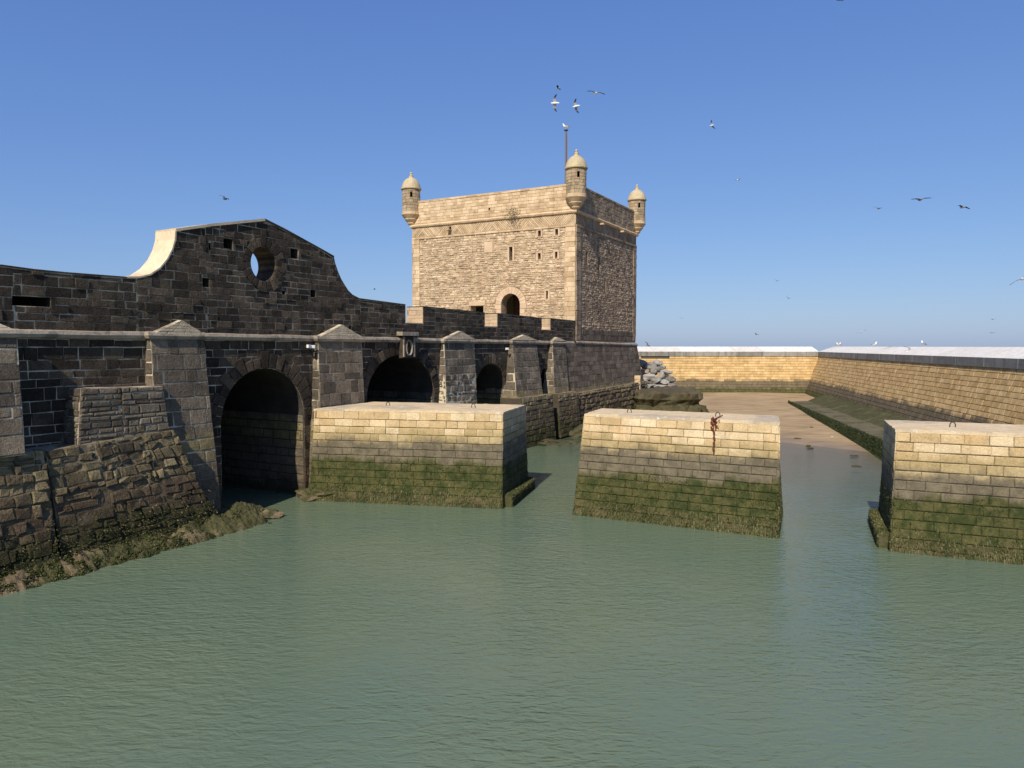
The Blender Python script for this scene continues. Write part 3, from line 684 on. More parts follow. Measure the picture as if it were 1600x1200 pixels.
# core with openings on the lit face
DR = (5.28, 0.80, 8.35, 9.13, 0.80)    # door: centre, half width, sill, springing, rise
def lw(w0, w1, z0, z1): return [(w0, z0), (w1, z0), (w1, z1), (w0, z1)]
door_poly = [(DR[0] + DR[1], 7.0), (DR[0] + DR[1], DR[3])] + [(DR[0] + DR[1] * math.cos(math.pi * i / 14), DR[3] + DR[4] * math.sin(math.pi * i / 14)) for i in range(1, 14)] + [(DR[0] - DR[1], DR[3]), (DR[0] - DR[1], 7.0)]
slits = [(5.11, 5.39, 12.39, 13.39), (2.76, 2.99, 14.03, 14.42), (1.38, 1.60, 14.02, 14.42), (2.77, 2.99, 12.36, 12.78), (1.42, 1.62, 12.38, 12.80), (2.17, 2.33, 9.45, 10.02), (7.65, 8.8, 8.3, 9.1), (10.55, 10.75, 15.05, 15.3), (7.05, 7.18, 16.25, 16.42)]
v, f = extrude([(0, TZ0), (TW, TZ0), (TW, TZ1), (0, TZ1)], [door_poly] + [lw(*q) for q in slits], lambda s, z, d: LP(s, z, d), -0.8, 0.0)
mesh_obj('lit_wall', v, f, 'tmortar', TR, fix=True)
RS = [(1.9, 2.15, 12.0, 12.9), (4.3, 4.6, 11.8, 12.8), (5.6, 5.85, 10.2, 11.2)]
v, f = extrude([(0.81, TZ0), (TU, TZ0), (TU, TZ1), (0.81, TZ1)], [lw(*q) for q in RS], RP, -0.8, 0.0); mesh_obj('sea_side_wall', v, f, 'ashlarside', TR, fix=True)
mb = MB(); mb.box(RP, 0.001, 0.809, TZ0, TZ1, -0.8, 0.0); mb.build('corner_pier', 'tmortar', TR)
mb = MB(); mb.box(RP, 0.82, TU, TZ0, TZ1, -TW, -TW + 0.8); mb.box(RP, TU - 0.8, TU - 0.01, TZ0, TZ1, -TW + 0.82, -0.82); mb.build('rear_wall', 'ashlar', TR)
mb = MB(); mb.box(RP, 0.82, TU - 0.82, 15.7, 15.9, -TW + 0.82, -0.82); mb.build('roof_terrace', 'ashlar', TR)
# door leaf and reveals
mb = MB(); mb.box(LP, DR[0] - 1.0, DR[0] + 1.0, 6.4, 10.2, -2.3, -2.2); dl = mb.build('door', 'wood', TR)
mb = MB()
for i in range(5): mb.box(LP, DR[0] - 0.74 + i * 0.31, DR[0] - 0.74 + i * 0.31 + 0.24, 6.5, 10.0, -2.2, -2.16)
mb.build('door_plank', 'wood', dl)
ts = Stones(); ta = Stones()
def clipL(p):
    q = [p]
    for a, b, c, d in slits: q = cut_rect(q, a - 0.14, b + 0.14, c - 0.1, d + 0.12)
    q = cut_rect(q, 6.80, 7.57, 13.05, 13.9)
    return [x for x in (cut_arch(y, DR[0], DR[1], DR[3], DR[4], 0.52) if cen(y)[1] > DR[3] else cut_arch(y, DR[0], DR[1] + 0.42, DR[3], DR[4], 0.1) for y in q) if len(x) > 2]
# keep winding: mirror so that the stones face outwards
ts.fill(courses(0.85, 13.55, 7.0, 14.5, 0.16, 0.31, 0.4, 0.6), LP, TR, clipL, gap=0.035, proud=0.03, cham=0.03, jit=0.028, djit=0.03)
def clipR(p):
    q = [p]
    for a, b, c, d in RS: q = cut_rect(q, a - 0.1, b + 0.1, c - 0.1, d + 0.1)
    return q
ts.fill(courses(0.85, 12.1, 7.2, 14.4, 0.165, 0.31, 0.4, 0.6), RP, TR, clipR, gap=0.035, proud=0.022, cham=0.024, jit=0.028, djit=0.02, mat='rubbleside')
ts.emit('rubble_stone', 'rubble_masonry', TR, 'rubble', 290)
# ashlar frame, parapet courses
def slot_clip(p):
    q = [p]
    for a, b, c, d in slits[7:]: q = cut_rect(q, a, b, c, d)
    return q
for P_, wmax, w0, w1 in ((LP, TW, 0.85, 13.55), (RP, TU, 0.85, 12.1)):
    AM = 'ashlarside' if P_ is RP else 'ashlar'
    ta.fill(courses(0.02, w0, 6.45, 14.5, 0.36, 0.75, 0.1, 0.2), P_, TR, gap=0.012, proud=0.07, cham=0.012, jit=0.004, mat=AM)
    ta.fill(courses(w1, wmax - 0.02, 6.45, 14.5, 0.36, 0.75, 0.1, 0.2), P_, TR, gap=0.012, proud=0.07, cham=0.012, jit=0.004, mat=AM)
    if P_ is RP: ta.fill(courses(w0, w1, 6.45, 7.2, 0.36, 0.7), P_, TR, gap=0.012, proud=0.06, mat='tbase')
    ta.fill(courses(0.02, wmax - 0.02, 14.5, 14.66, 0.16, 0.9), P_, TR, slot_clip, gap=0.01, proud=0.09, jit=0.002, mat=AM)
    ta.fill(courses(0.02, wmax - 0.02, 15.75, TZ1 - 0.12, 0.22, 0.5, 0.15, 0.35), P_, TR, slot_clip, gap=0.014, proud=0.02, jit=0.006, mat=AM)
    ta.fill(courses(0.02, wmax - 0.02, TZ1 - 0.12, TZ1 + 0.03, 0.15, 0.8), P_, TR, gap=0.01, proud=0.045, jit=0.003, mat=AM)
ta.emit('ashlar_stone', 'ashlar_masonry', TR, 'ashlar', 290)
mb = MB(); mb.box(LP, 0.0, TW, TZ1 + 0.002, TZ1 + 0.05, -0.8, 0.05); mb.box(RP, 0.81, TU, TZ1 + 0.002, TZ1 + 0.05, -0.8, 0.05); mb.build('parapet_coping', 'ashlar', TR)
# diagonal brick frieze under the cornice
fr = MB(); stt = Stones()
for P_, wmax in ((LP, TW), (RP, TU)):
    w = 0.02; k_ = 0
    mb_ = MB()
    while w < wmax - 0.6:
        sgn = 1 if int(w / 1.6) % 2 else -1
        a0, a1 = (w, w + 0.75) if sgn > 0 else (w + 0.75, w)
        p = [(a0, 14.68), (a0 + 0.15, 14.68), (a1 + 0.15, 15.45), (a1, 15.45)]
        p = hp(hp(p, wmax - 0.02, 0, 1, 0), 0.02, 0, -1, 0)
        p = [p] if len(p) > 2 else []
        for q in slot_clip(p[0]) if p else []: stt.stone(q, P_, TR, gap=0.03, proud=0.02, cham=0.012, jit=0.006, djit=0.006, mat='ashlarside' if P_ is RP else 'ashlar')
        w += 0.185
stt.emit('frieze_brick', 'frieze_brickwork', TR, 'ashlar', 0)
# cornice
def LT(s, z, d):  # plan path helper round the near corner: s<0 lit face, s>0 grazing face
    return TC - N * d * 0 + (Mm * (-s) if s < 0 else U * s) + Z * z
mb = MB()
for (P_, wmax) in ((LP, TW), (RP, TU)):
    seg = 8; m = 24; V = []; Fc = []
    for i in range(m + 1):
        w = -0.12 + (wmax + 0.24) * i / m
        for q in range(seg):
            a = 2 * math.pi * q / seg; V.append(P_(w, 15.58 + 0.14 * math.sin(a) + 0.012 * math.sin(w * 3.3), 0.02 + 0.16 * math.cos(a)))
    for i in range(m):
        for q in range(seg): r = (q + 1) % seg; Fc.append((i * seg + q, i * seg + r, (i + 1) * seg + r, (i + 1) * seg + q))
    mb.add(V, Fc, 0.6)
mb.build('cornice', 'ashlar', TR, fix=True)
# dressed surrounds
ds = Stones()
n_ = 13
for i in range(n_):
    a0, a1 = math.pi * i / n_, math.pi * (i + 1) / n_
    p = [(DR[0] - (DR[1] + r_) * math.cos(t_), DR[3] + (DR[4] + r_) * math.sin(t_)) for r_, t_ in ((0, a1), (0.5, a1), (0.5, a0), (0, a0))]
    ds.stone(p, LP, TR, gap=0.012, proud=0.06, cham=0.01, jit=0.002, mat='pink')
for sg in (-1, 1):
    for i in range(6):
        z_ = DR[3] - 0.35 * (i + 1); x0, x1 = sorted((DR[0] + sg * DR[1], DR[0] + sg * (DR[1] + (0.42 if i % 2 else 0.55))))
        ds.stone([(x0, z_), (x1, z_), (x1, z_ + 0.35), (x0, z_ + 0.35)], LP, TR, gap=0.012, proud=0.06, cham=0.01, jit=0.002, mat='pink')
for (a, b, c, d) in slits[:6]:
    for q in ([(a - .14, c - .1), (a, c - .1), (a, d), (a - .14, d)], [(b, c - .1), (b + .14, c - .1), (b + .14, d), (b, d)], [(a - .14, d), (b + .14, d), (b + .14, d + .12), (a - .14, d + .12)]):
        ds.stone(q, LP, TR, gap=0.008, proud=0.05, cham=0.008, jit=0.0, mat='pink')
ds.stone([(7.5, 9.1), (8.95, 9.1), (8.95, 9.4), (7.5, 9.4)], LP, TR, gap=0.01, proud=0.05, mat='pink')
ds.stone([(6.82, 13.07), (7.55, 13.07), (7.55, 13.88), (6.82, 13.88)], LP, TR, gap=0.01, proud=0.05, mat='pink')
ds.emit('dressed_stone', 'dressed_stonework', TR, 'pink', 200)
# water spouts on the grazing face and the lit face
for P_, w, z in ((RP, 4.4, 15.3), (RP, 8.8, 15.32)):
    mb = MB(); mb.box(P_, w - 0.12, w + 0.12, z - 0.07, z + 0.05, 0.0, 0.4); mb.build('water_spout', 'ashlar', TR)
mb = MB(); mb.box(LP, 10.5, 10.8, 15.0, 15.05, 0.0, 0.45); mb.build('water_spout', 'ashlar', TR)
# turrets
def turret(c, name='turret'):
    def CPt(a, z, r): return Vector((c.x + math.cos(a) * r, c.y + math.sin(a) * r, z))
    seg = 24
    def lathe(pr, nm, mat, par, smooth=True, skip=()):
        V = []; Fc = []
        for (r, z) in pr:
            for q in range(seg): V.append(CPt(2 * math.pi * q / seg, z, max(r, 0.004)))
        for i in range(len(pr) - 1):
            for q in range(seg):
                if (i, q) in skip: continue
                t = (q + 1) % seg; Fc.append((i * seg + q, i * seg + t, (i + 1) * seg + t, (i + 1) * seg + q))
        return mesh_obj(nm, V, Fc, mat, par, tones=[random.uniform(.2, .8) for _ in V])
    wq = [q for q in range(seg) if min(abs((2 * math.pi * (q + .5) / seg - b + math.pi) % (2 * math.pi) - math.pi) for b in (R(-82), R(-175))) < math.pi / seg * 1.01]
    body = lathe([(0.66, 16.7), (0.68, 17.82), (0.68, 18.18), (0.66, 18.5)], name, 'darkmortar', TR, False, {(1, q) for q in wq})
    lathe([(0.0, 15.5), (0.12, 15.62), (0.30, 15.78), (0.33, 15.84), (0.30, 15.87), (0.48, 16.05), (0.54, 16.13), (0.52, 16.17), (0.66, 16.34), (0.76, 16.46), (0.78, 16.50), (0.74, 16.53), (0.74, 16.74), (0.60, 16.745)], 'corbel', 'ashlar', body)
    lathe([(0.60, 18.46), (0.80, 18.48), (0.83, 18.54), (0.82, 18.60), (0.76, 18.63), (0.76, 18.70), (0.74, 18.74), (0.70, 18.90), (0.62, 19.08), (0.50, 19.24), (0.36, 19.36), (0.20, 19.43), (0.17, 19.45), (0.16, 19.58), (0.19, 19.60), (0.10, 19.66), (0.06, 19.72), (0.10, 19.76), (0.11, 19.81), (0.06, 19.87), (0.0, 19.9)], 'dome', 'dome', body)
    tt = Stones(); z = 16.745
    def PC(s, t, d): return CPt(s, t, 0.675 + d)
    i = 0
    while z < 18.44:
        hh = min(random.uniform(0.19, 0.26), 18.46 - z); a = random.uniform(0, 0.4)
        e = a + 2 * math.pi
        while a < e - 0.1:
            w = min(random.uniform(0.32, 0.5), e - a); p = [(a, z), (a + w, z), (a + w, z + hh), (a, z + hh)]
            mid = ((a + w / 2 + math.pi) % (2 * math.pi)) - math.pi
            ps = [p]
            for b in (R(-82), R(-175)):
                for o_ in (-2 * math.pi, 0, 2 * math.pi, 4 * math.pi): ps = cut_rect(ps, b + o_ - 0.13, b + o_ + 0.13, 17.80, 18.20)
            for q in ps: tt.stone(q, PC, body, gap=0.014, proud=0.045, cham=0.012, jit=0.004, djit=0.008, sink=0.03)
            a += w
        z += hh
    tt.emit('turret_stone', 'turret_stonework', body, 'turret', 60, 12)
turret(TC + N * 0.02 - U * 0.02); turret(TC + Mm * TW - U * 0.02 - N * 0.05); turret(TC + U * (TU + 0.05) + N * 0.02)
# battered base under the string course
b4 = [RP(-3.2, 2.75, -6), RP(TU + 0.45, 2.75, -6), RP(TU + 0.45, 2.75, 0.62), RP(-3.2, 2.75, 0.62)]
t4 = [RP(-0.2, 6.25, -6), RP(TU + 0.02, 6.25, -6), RP(TU + 0.02, 6.25, 0.10), RP(-0.2, 6.25, 0.10)]
b4[0] = RP(-2.6, 2.75, -6); b4[3] = RP(-2.6, 2.75, 0.6)
t4[0] = RP(-2.6, 6.25, -6); t4[3] = RP(-2.6, 6.25, 0.10)
mb = MB(); mb.hexa(b4, t4); tb = mb.build('battered_base', 'tbase', TR, fix=True); bs = Stones()
P, w, h = quadP(b4[3], b4[2], t4[3], t4[2]); bs.fill(courses(0, w, 0, h, 0.36, 0.75, 0.15, 0.4), P, tb, gap=0.014, proud=0.02, cham=0.014, jit=0.006)
P, w, h = quadP(b4[2], b4[1], t4[2], t4[1]); bs.fill(courses(0, w, 0, h, 0.36, 0.75, 0.15, 0.4), P, tb, gap=0.014, proud=0.02, cham=0.014, jit=0.006)
bs.emit('base_stone', 'base_masonry', tb, 'tbase', 200)
mb = MB(); V = []; Fc = []
for i in range(31):
    w = -0.3 + (TU + 0.4) * i / 30
    for q in range(8): a = 2 * math.pi * q / 8; V.append(RP(w, 6.27 - 0.012 * w + 0.12 * math.sin(a), 0.08 + 0.13 * math.cos(a)))
for i in range(30):
    for q in range(8): r = (q + 1) % 8; Fc.append((i * 8 + q, i * 8 + r, (i + 1) * 8 + r, (i + 1) * 8 + q))
mb.add(V, Fc); mb.build('string_course', 'moulding', TR, fix=True)
b4 = [RP(-3.0, -0.5, -6), RP(TU - 0.6, -0.5, -6), RP(TU - 0.6, -0.5, 1.5), RP(-3.0, -0.5, 1.35)]; t4 = [RP(-2.7, 2.72, -6), RP(TU + 0.4, 2.95, -6), RP(TU + 0.4, 2.95, 0.95), RP(-2.7, 2.72, 0.95)]
mb = MB(); mb.hexa(b4, t4); tf = mb.build('rock_footing', 'darkmortar', TR, fix=True); bs = Stones()
P, w, h = quadP(b4[3], b4[2], t4[3], t4[2]); bs.fill(courses(0, w, 0, h, 0.34, 0.6, 0.3, 0.5), P, tf, gap=0.05, proud=0.06, cham=0.06, jit=0.05, djit=0.06)
P, w, h = quadP(t4[3], t4[2], t4[0], t4[1]); bs.fill(courses(0, w, 0, min(h, 0.6), 0.3, 0.6), P, tf, gap=0.02, proud=0.03)
bs.emit('footing_stone', 'footing_masonry', tf, 'tbase', 120)
# shrub rooted in the cornice, pole and lamp on the roof
SH = empty('cornice_shrub', LP(4.9, 15.6, 0.1), 'small dry shrub growing out of the tower cornice', 'shrub')
mb = MB()
for i in range(260):
    d = Vector((random.gauss(0, .35), random.gauss(0, .35), random.gauss(0.05, .32))); c = LP(4.9, 15.68, 0.3) + d; r = 0.07
    a = Vector((random.uniform(-1, 1), random.uniform(-1, 1), random.uniform(-1, 1))).normalized(); b = a.orthogonal().normalized()
    mb.add([c - a * r, c + b * r * .35, c + a * r, c - b * r * .35], [(0, 1, 2, 3)])
mb.build('foliage', 'leaf', SH)
mb = MB()
for i in range(14):
    e = LP(4.9, 15.65, 0.3) + Vector((random.gauss(0, .4), random.gauss(0, .4), random.gauss(0.1, .35))); a = LP(4.9, 15.45, 0.02); s_ = Vector((0.012, 0, 0)); t_ = Vector((0, 0.012, 0.0))
    mb.add([a - s_, a + s_, a + t_, e], [(0, 1, 3), (1, 2, 3), (2, 0, 3)])
mb.build('stem', 'wood', SH)
PO = empty('roof_pole', LP(1.2, 15.9, -1.6), 'thin grey mast on the tower roof beside the near turret', 'mast')
pb = pix(886, 300, 55.2); ptp = pix(884.5, 204, 55.2)
def tube(mb, a, b, r0, r1, seg=8, t=0.5):
    d = (b - a).normalized(); x = d.orthogonal().normalized(); y = d.cross(x)
    v = [c + (x * math.cos(6.2832 * q / seg) + y * math.sin(6.2832 * q / seg)) * r for c, r in ((a, r0), (b, r1)) for q in range(seg)]
    mb.add(v, [(q, (q + 1) % seg, seg + (q + 1) % seg, seg + q) for q in range(seg)] + [tuple(range(seg))[::-1], tuple(range(seg, 2 * seg))], t)
PO.location = Vector((ptp.x, ptp.y, 15.9))
mb = MB(); tube(mb, Vector((ptp.x, ptp.y, 15.9)), ptp, 0.10, 0.07); mb.build('pole', simple('weathered_pole', (0.17, 0.14, 0.12), 0.7), PO)
mb = MB(); tube(mb, Vector((ptp.x + 0.07, ptp.y - 0.09, 15.9)), ptp + Vector((0.05, -0.07, -0.3)), 0.025, 0.025); mb.build('conduit', 'rust', PO)
mb = MB(); tube(mb, ptp, ptp + Z * 0.05, 0.16, 0.16); mb.build('top_plate', 'iron', PO)

# ================================================================== PIERS
def pier(label, fl, fr_, br, bl, zt, out, lift, rings, toe=None):
    """fl..bl: top corners in plan; out: how far the base stands out at the front, lift: at the ends"""
    T4 = [Vector((*p, zt)) for p in (fl, fr_, br, bl)]
    fx = (T4[1] - T4[0]).normalized(); fn = Vector((fx.y, -fx.x, 0))
    zb = -1.0; kk = (zt - zb) / zt
    B4 = []
    for i, p in enumerate(T4):
        q = p + (fn * out if i < 2 else -fn * out) * kk + (fx * lift * (1 if i in (1, 2) else -1)) * kk
        B4.append(Vector((q.x, q.y, zb)))
    root = empty('harbour_pier', (T4[0] + T4[2]) / 2 - Z * zt, label, 'stone pier', 'battered limestone piers in the harbour')
    mb = MB(); mb.hexa(B4, [p - Z * 0.103 for p in T4]); mb.build('core', 'darkmortar', root, fix=True)
    S = Stones()
    for (i, j) in ((0, 1), (1, 2), (3, 0), (2, 3)):
        P, w, h = quadP(B4[i], B4[j], T4[i], T4[j])
        S.fill(courses(0, w, 0, h - 0.1, 0.282, 0.58, 0.05, 0.38), P, root, gap=0.008, hgap=0.010, proud=0.028, cham=random.choice((0.008, 0.012, 0.02)), jit=0.006, djit=0.010)
    S.emit('ashlar_block', 'ashlar_courses', root, 'block', 295)
    # top slab
    t0 = [p - Z * 0.10 for p in T4]; c = sum(T4, Vector()) / 4
    lo = [p + (p - c).normalized() * 0.045 for p in t0]
    na_, nb_ = 60, 18; V = []; Fc = []; sd = random.uniform(0, 99)
    for j in range(nb_ + 1):
        for i in range(na_ + 1):
            a, b = i / na_, j / nb_; p = (lo[0] * (1 - a) + lo[1] * a) * (1 - b) + (lo[3] * (1 - a) + lo[2] * a) * b
            edge = min(i, na_ - i, j, nb_ - j); q = Vector((p.x * 3 + sd, p.y * 3, 0))
            h_ = 0.10 + 0.012 * mnoise.noise(q) if edge else 0.075 + 0.035 * mnoise.noise(q * 1.7)
            if edge == 0: p = p + (c - p).normalized() * max(0.0, 0.05 * mnoise.noise(q * 1.3) + 0.02 * mnoise.noise(q * 4))
            V.append(p + Z * h_)
    for j in range(nb_):
        for i in range(na_): k_ = j * (na_ + 1) + i; Fc.append((k_, k_ + 1, k_ + na_ + 2, k_ + na_ + 1))
    bd = [i for i in range(na_ + 1)] + [(j + 1) * (na_ + 1) - 1 for j in range(1, nb_ + 1)] + [nb_ * (na_ + 1) + i for i in range(na_ - 1, -1, -1)] + [j * (na_ + 1) for j in range(nb_ - 1, 0, -1)]
    nb0 = len(V); V += [Vector((V[i].x, V[i].y, T4[0].z - 0.10)) for i in bd]
    for i in range(len(bd)): j = (i + 1) % len(bd); Fc.append((bd[i], nb0 + i, nb0 + j, bd[j]))
    mesh_obj('top_slab', V, Fc, 'btop', root, fix=True)
    for (a, b) in rings:
        p = (T4[0] * (1 - a) + T4[1] * a) * (1 - b) + (T4[3] * (1 - a) + T4[2] * a) * b
        V = []; Fc = []; m = 14
        for i in range(m + 1):
            an = math.pi * i / m; cc = p + fx * (0.075 * math.cos(an)) + Z * (0.04 + 0.11 * math.sin(an) if 0 < i < m else -0.1); rr = (fx * math.cos(an) + Z * math.sin(an))
            for q in range(6): aa = 2 * math.pi * q / 6; V.append(cc + rr * 0.016 * math.cos(aa) + fn * 0.016 * math.sin(aa))
        for i in range(m):
            for q in range(6): r = (q + 1) % 6; Fc.append((i * 6 + q, i * 6 + r, (i + 1) * 6 + r, (i + 1) * 6 + q))
        mesh_obj('mooring_ring', V, Fc, 'iron', root)
    # seaweed on the lower courses
    mb = MB()
    for (i, j, n_) in ((0, 1, 9000), (1, 2, 3500), (3, 0, 3500)):
        P, w, h = quadP(B4[i], B4[j], T4[i], T4[j])
        def keep(c):
            nz = mnoise.noise(Vector((c.x * .7, c.y * .7, c.z * .9))) * 0.35
            return 0.9 if c.z < 0.45 + nz else (max(0.0, 0.42 + nz - 0.12 * c.z) if c.z < 1.5 + nz else 0.0)
        lumps(P, 0, w, 0.8, 0.8 + 2.0, int(n_ * 1.5), 0.038, keep, mb)
        for _ in range(n_ // 7):                                   # hanging strands near the waterline
            s_, t_ = random.uniform(0, w), 1.02 + abs(random.gauss(0, 0.28)); l_ = random.uniform(.06, .2); r_ = random.uniform(.008, .02)
            mb.add([P(s_ - r_, t_, .03), P(s_ + r_, t_, .03), P(s_ + r_ * .6, t_ - l_ * .5, .055), P(s_ - r_ * .6, t_ - l_ * .5, .055), P(s_ + random.uniform(-.02, .02), t_ - l_, .045)], [(0, 1, 2, 3), (3, 2, 4)], random.uniform(0.05, 0.8))
    mb.build('seaweed', 'weed', root, kind='stuff')
    if toe:
        i, j = toe
        e = (B4[j] - B4[i]).normalized(); o_ = Vector((e.y, -e.x, 0))
        b0 = B4[i] * .74 + T4[i] * .26; b1 = B4[j] * .74 + T4[j] * .26
        if i == 1: b0 = b0 + (b1 - b0) * 0.07
        else: b1 = b1 + (b0 - b1) * 0.07
        b0.z = b1.z = 0.0
        mb = MB(); x0, x1 = b0 - o_ * .5, b1 - o_ * .5; y0, y1 = b0 + o_ * .30, b1 + o_ * .30
        mb.hexa([x0 - Z, x1 - Z, y1 - Z, y0 - Z], [x0 + Z * .52, x1 + Z * .52, y1 + Z * .42, y0 + Z * .42]); mb.build('toe_ledge', 'ledge', root, fix=True)
        P, w, h = quadP(y0 - Z * .1, y1 - Z * .1, y0 + Z * .42, y1 + Z * .42); l_ = lumps(P, 0, w, 0, h, 1500, 0.035, lambda c: 1)
        P, w, h = quadP(y0 + Z * .42, y1 + Z * .42, x0 + Z * .52, x1 + Z * .52); lumps(P, 0, w, 0, h * .6, 1500, 0.03, lambda c: 1, l_).build('ledge_seaweed', 'weed', root, kind='stuff')
    return root, T4, fx, fn
pier('long pale stone pier built against the arched sea wall', (-7.75, 28.95), (-0.36, 27.46), (0.53, 30.8), (-6.0, 32.6), 3.57, 0.42, 0.06, ((0.27, 0.45), (0.78, 0.42)), toe=(1, 2))
_, T4b, fxb, fnb = pier('free-standing pale stone pier with rusty chain, in the middle of the water', (2.64, 26.67), (8.54, 23.52), (9.35, 26.0), (3.55, 29.1), 3.57, 0.72, 0.12, ((0.22, 0.40), (0.70, 0.42)))
pier('pale stone pier cut off by the edge of the picture, in front of the breakwater', (11.35, 21.7), (20.0, 17.75), (21.2, 20.5), (12.45, 24.56), 3.57, 0.40, 0.10, ((0.17, 0.40), (0.6, 0.4)), toe=(3, 0))
# rusty chain over the edge of the middle pier
CH = empty('rusty_chain', T4b[0] * 0.3 + T4b[1] * 0.7, 'rusty clump of chain hanging over the edge of the middle pier', 'chain')
e0 = T4b[0] * 0.305 + T4b[1] * 0.695
mb = MB()
for i in range(46):
    c = e0 + fxb * random.gauss(0, 0.06) + fnb * random.uniform(0.03, 0.14) - Z * random.uniform(-0.04, 0.36)
    V, Fc = rock_mesh(c, random.uniform(.02, .05), random.uniform(.02, .04), random.uniform(.03, .07), i, 0.5, 1); mb.add(V, Fc)
mb.build('knot', 'rust', CH)
mb = MB(); p = e0 + fnb * 0.16 - Z * 0.3
for i in range(9):
    q = p + fxb * random.uniform(-0.01, 0.03) - Z * 0.085 + fnb * 0.018; d = (q - p).normalized()
    x = fxb if i % 2 else fnb; y = d
    V = []; Fc = []
    for a in range(10):
        an = 2 * math.pi * a / 10; c = (p + q) / 2 + x * 0.03 * math.cos(an) + y * 0.058 * math.sin(an); rd = (x * math.cos(an) + y * math.sin(an)); nn = x.cross(y).normalized()
        for b in range(5): bb = 2 * math.pi * b / 5; V.append(c + rd * 0.012 * math.cos(bb) + nn * 0.012 * math.sin(bb))
    for a in range(10):
        for b in range(5): Fc.append((a * 5 + b, a * 5 + (b + 1) % 5, ((a + 1) % 10) * 5 + (b + 1) % 5, ((a + 1) % 10) * 5 + b))
    mesh_obj('chain_link', V, Fc, 'rust', CH); p = q
mb = MB(); tube(mb, e0 + fnb * 0.1 + Z * 0.02, T4b[0] * .3 + T4b[1] * .7 - fnb * 1.0 + Z * 0.05, 0.02, 0.02); mb.build('tail_link', 'rust', CH)

# ================================================================== BREAKWATER
BW = empty('breakwater', (28, 70, 0.8), 'long golden stone breakwater wall with pale concrete coping bending round the sand', 'breakwater')
KT = Vector((33.6, 81.0, 4.9)); L0T = Vector((13.0, 83.6, 4.9)); R1T = Vector((20.9, 17.0, 4.9))
ld = (R1T - KT); ld.z = 0; ld.normalize(); ln = Vector((ld.y, -ld.x, 0))     # right leg, normal towards the sand
if ln.x > 0: ln = -ln
fd = (L0T - KT); fd.z = 0; fd.normalize(); fnn = Vector((0.125, -0.992, 0))
ZB = 0.4
OL, OF = 1.75, 1.4
L0B = L0T + fnn * OF; L0B.z = ZB
R1B = R1T + ln * OL; R1B.z = ZB
# corner foot: where the two foot lines meet
a1 = KT + ln * OL; a2 = KT + fnn * OF
den = ld.x * fd.y - ld.y * fd.x; tt_ = ((a2.x - a1.x) * fd.y - (a2.y - a1.y) * fd.x) / den
KB = a1 + ld * tt_; KB.z = ZB
S = Stones()
for (b0, b1, t0, t1, h_) in ((L0B, KB, L0T, KT, 0.315), (KB, R1B, KT, R1T, 0.315)):
    back = Vector((0, 0, 0))
    P, w, h = quadP(b0, b1, t0, t1)
    sgn = 1 if (P(1, 1, 1) - P(1, 1, 0)).z > 0 else -1
    if sgn < 0:
        P, w, h = quadP(b1, b0, t1, t0)
    mb = MB(); mb.add([P(0, 0, 0), P(w, 0, 0), P(w, h, 0), P(0, h, 0), P(0, 0, -3), P(w, 0, -3), P(w, h, -3), P(0, h, -3)], [(0, 1, 2, 3), (4, 7, 6, 5), (0, 4, 5, 1), (3, 2, 6, 7), (0, 3, 7, 4), (1, 5, 6, 2)])
    mb.build('wall_core', 'darkmortar', BW)
    slot = []
    if b0 is L0B: slot = [(w - 5.6 - 12.6, w - 5.6 - 9.6, h - 0.32, h - 0.02)]
    def cl(p, sl=slot):
        q = [p]
        for r in sl: q = cut_rect(q, *r)
        return q
    S.fill(courses(0, w, 0, h, h_, 0.62, 0.04, 0.35), P, BW, cl, gap=0.008, hgap=0.018, proud=0.022, cham=0.010, jit=0.004, djit=0.006)
S.emit('ashlar_block', 'ashlar_courses', BW, 'sea', 295)
# coping slabs
def coping(a, b, nrm, n_):
    for i in range(n_):
        p, q = a + (b - a) * (i / n_), a + (b - a) * ((i + 1) / n_); d = (q - p).normalized() * 0.012; p = p + d; q = q - d
        def sec(c): return [c + nrm * 0.12 + Z * 0.0, c + nrm * 0.12 + Z * 0.50, c - nrm * 1.5 + Z * 1.06, c - nrm * 3.2 + Z * 1.06, c - nrm * 3.6 - Z * 0.5, c - nrm * 0.1 - Z * 0.02]
        v = sec(p) + sec(q); f = [(j, (j + 1) % 6, 6 + (j + 1) % 6, 6 + j) for j in range(6)] + [(5, 4, 3, 2, 1, 0), (6, 7, 8, 9, 10, 11)]
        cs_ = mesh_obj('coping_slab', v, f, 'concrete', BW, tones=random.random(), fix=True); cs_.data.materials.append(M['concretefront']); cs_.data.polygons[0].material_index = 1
coping(KT + fd * 0.0, L0T, fnn, 7); coping(KT + ld * 0.12, R1T, ln, 17)
mb = MB(); P, w, h = quadP(L0B, KB, L0T, KT)
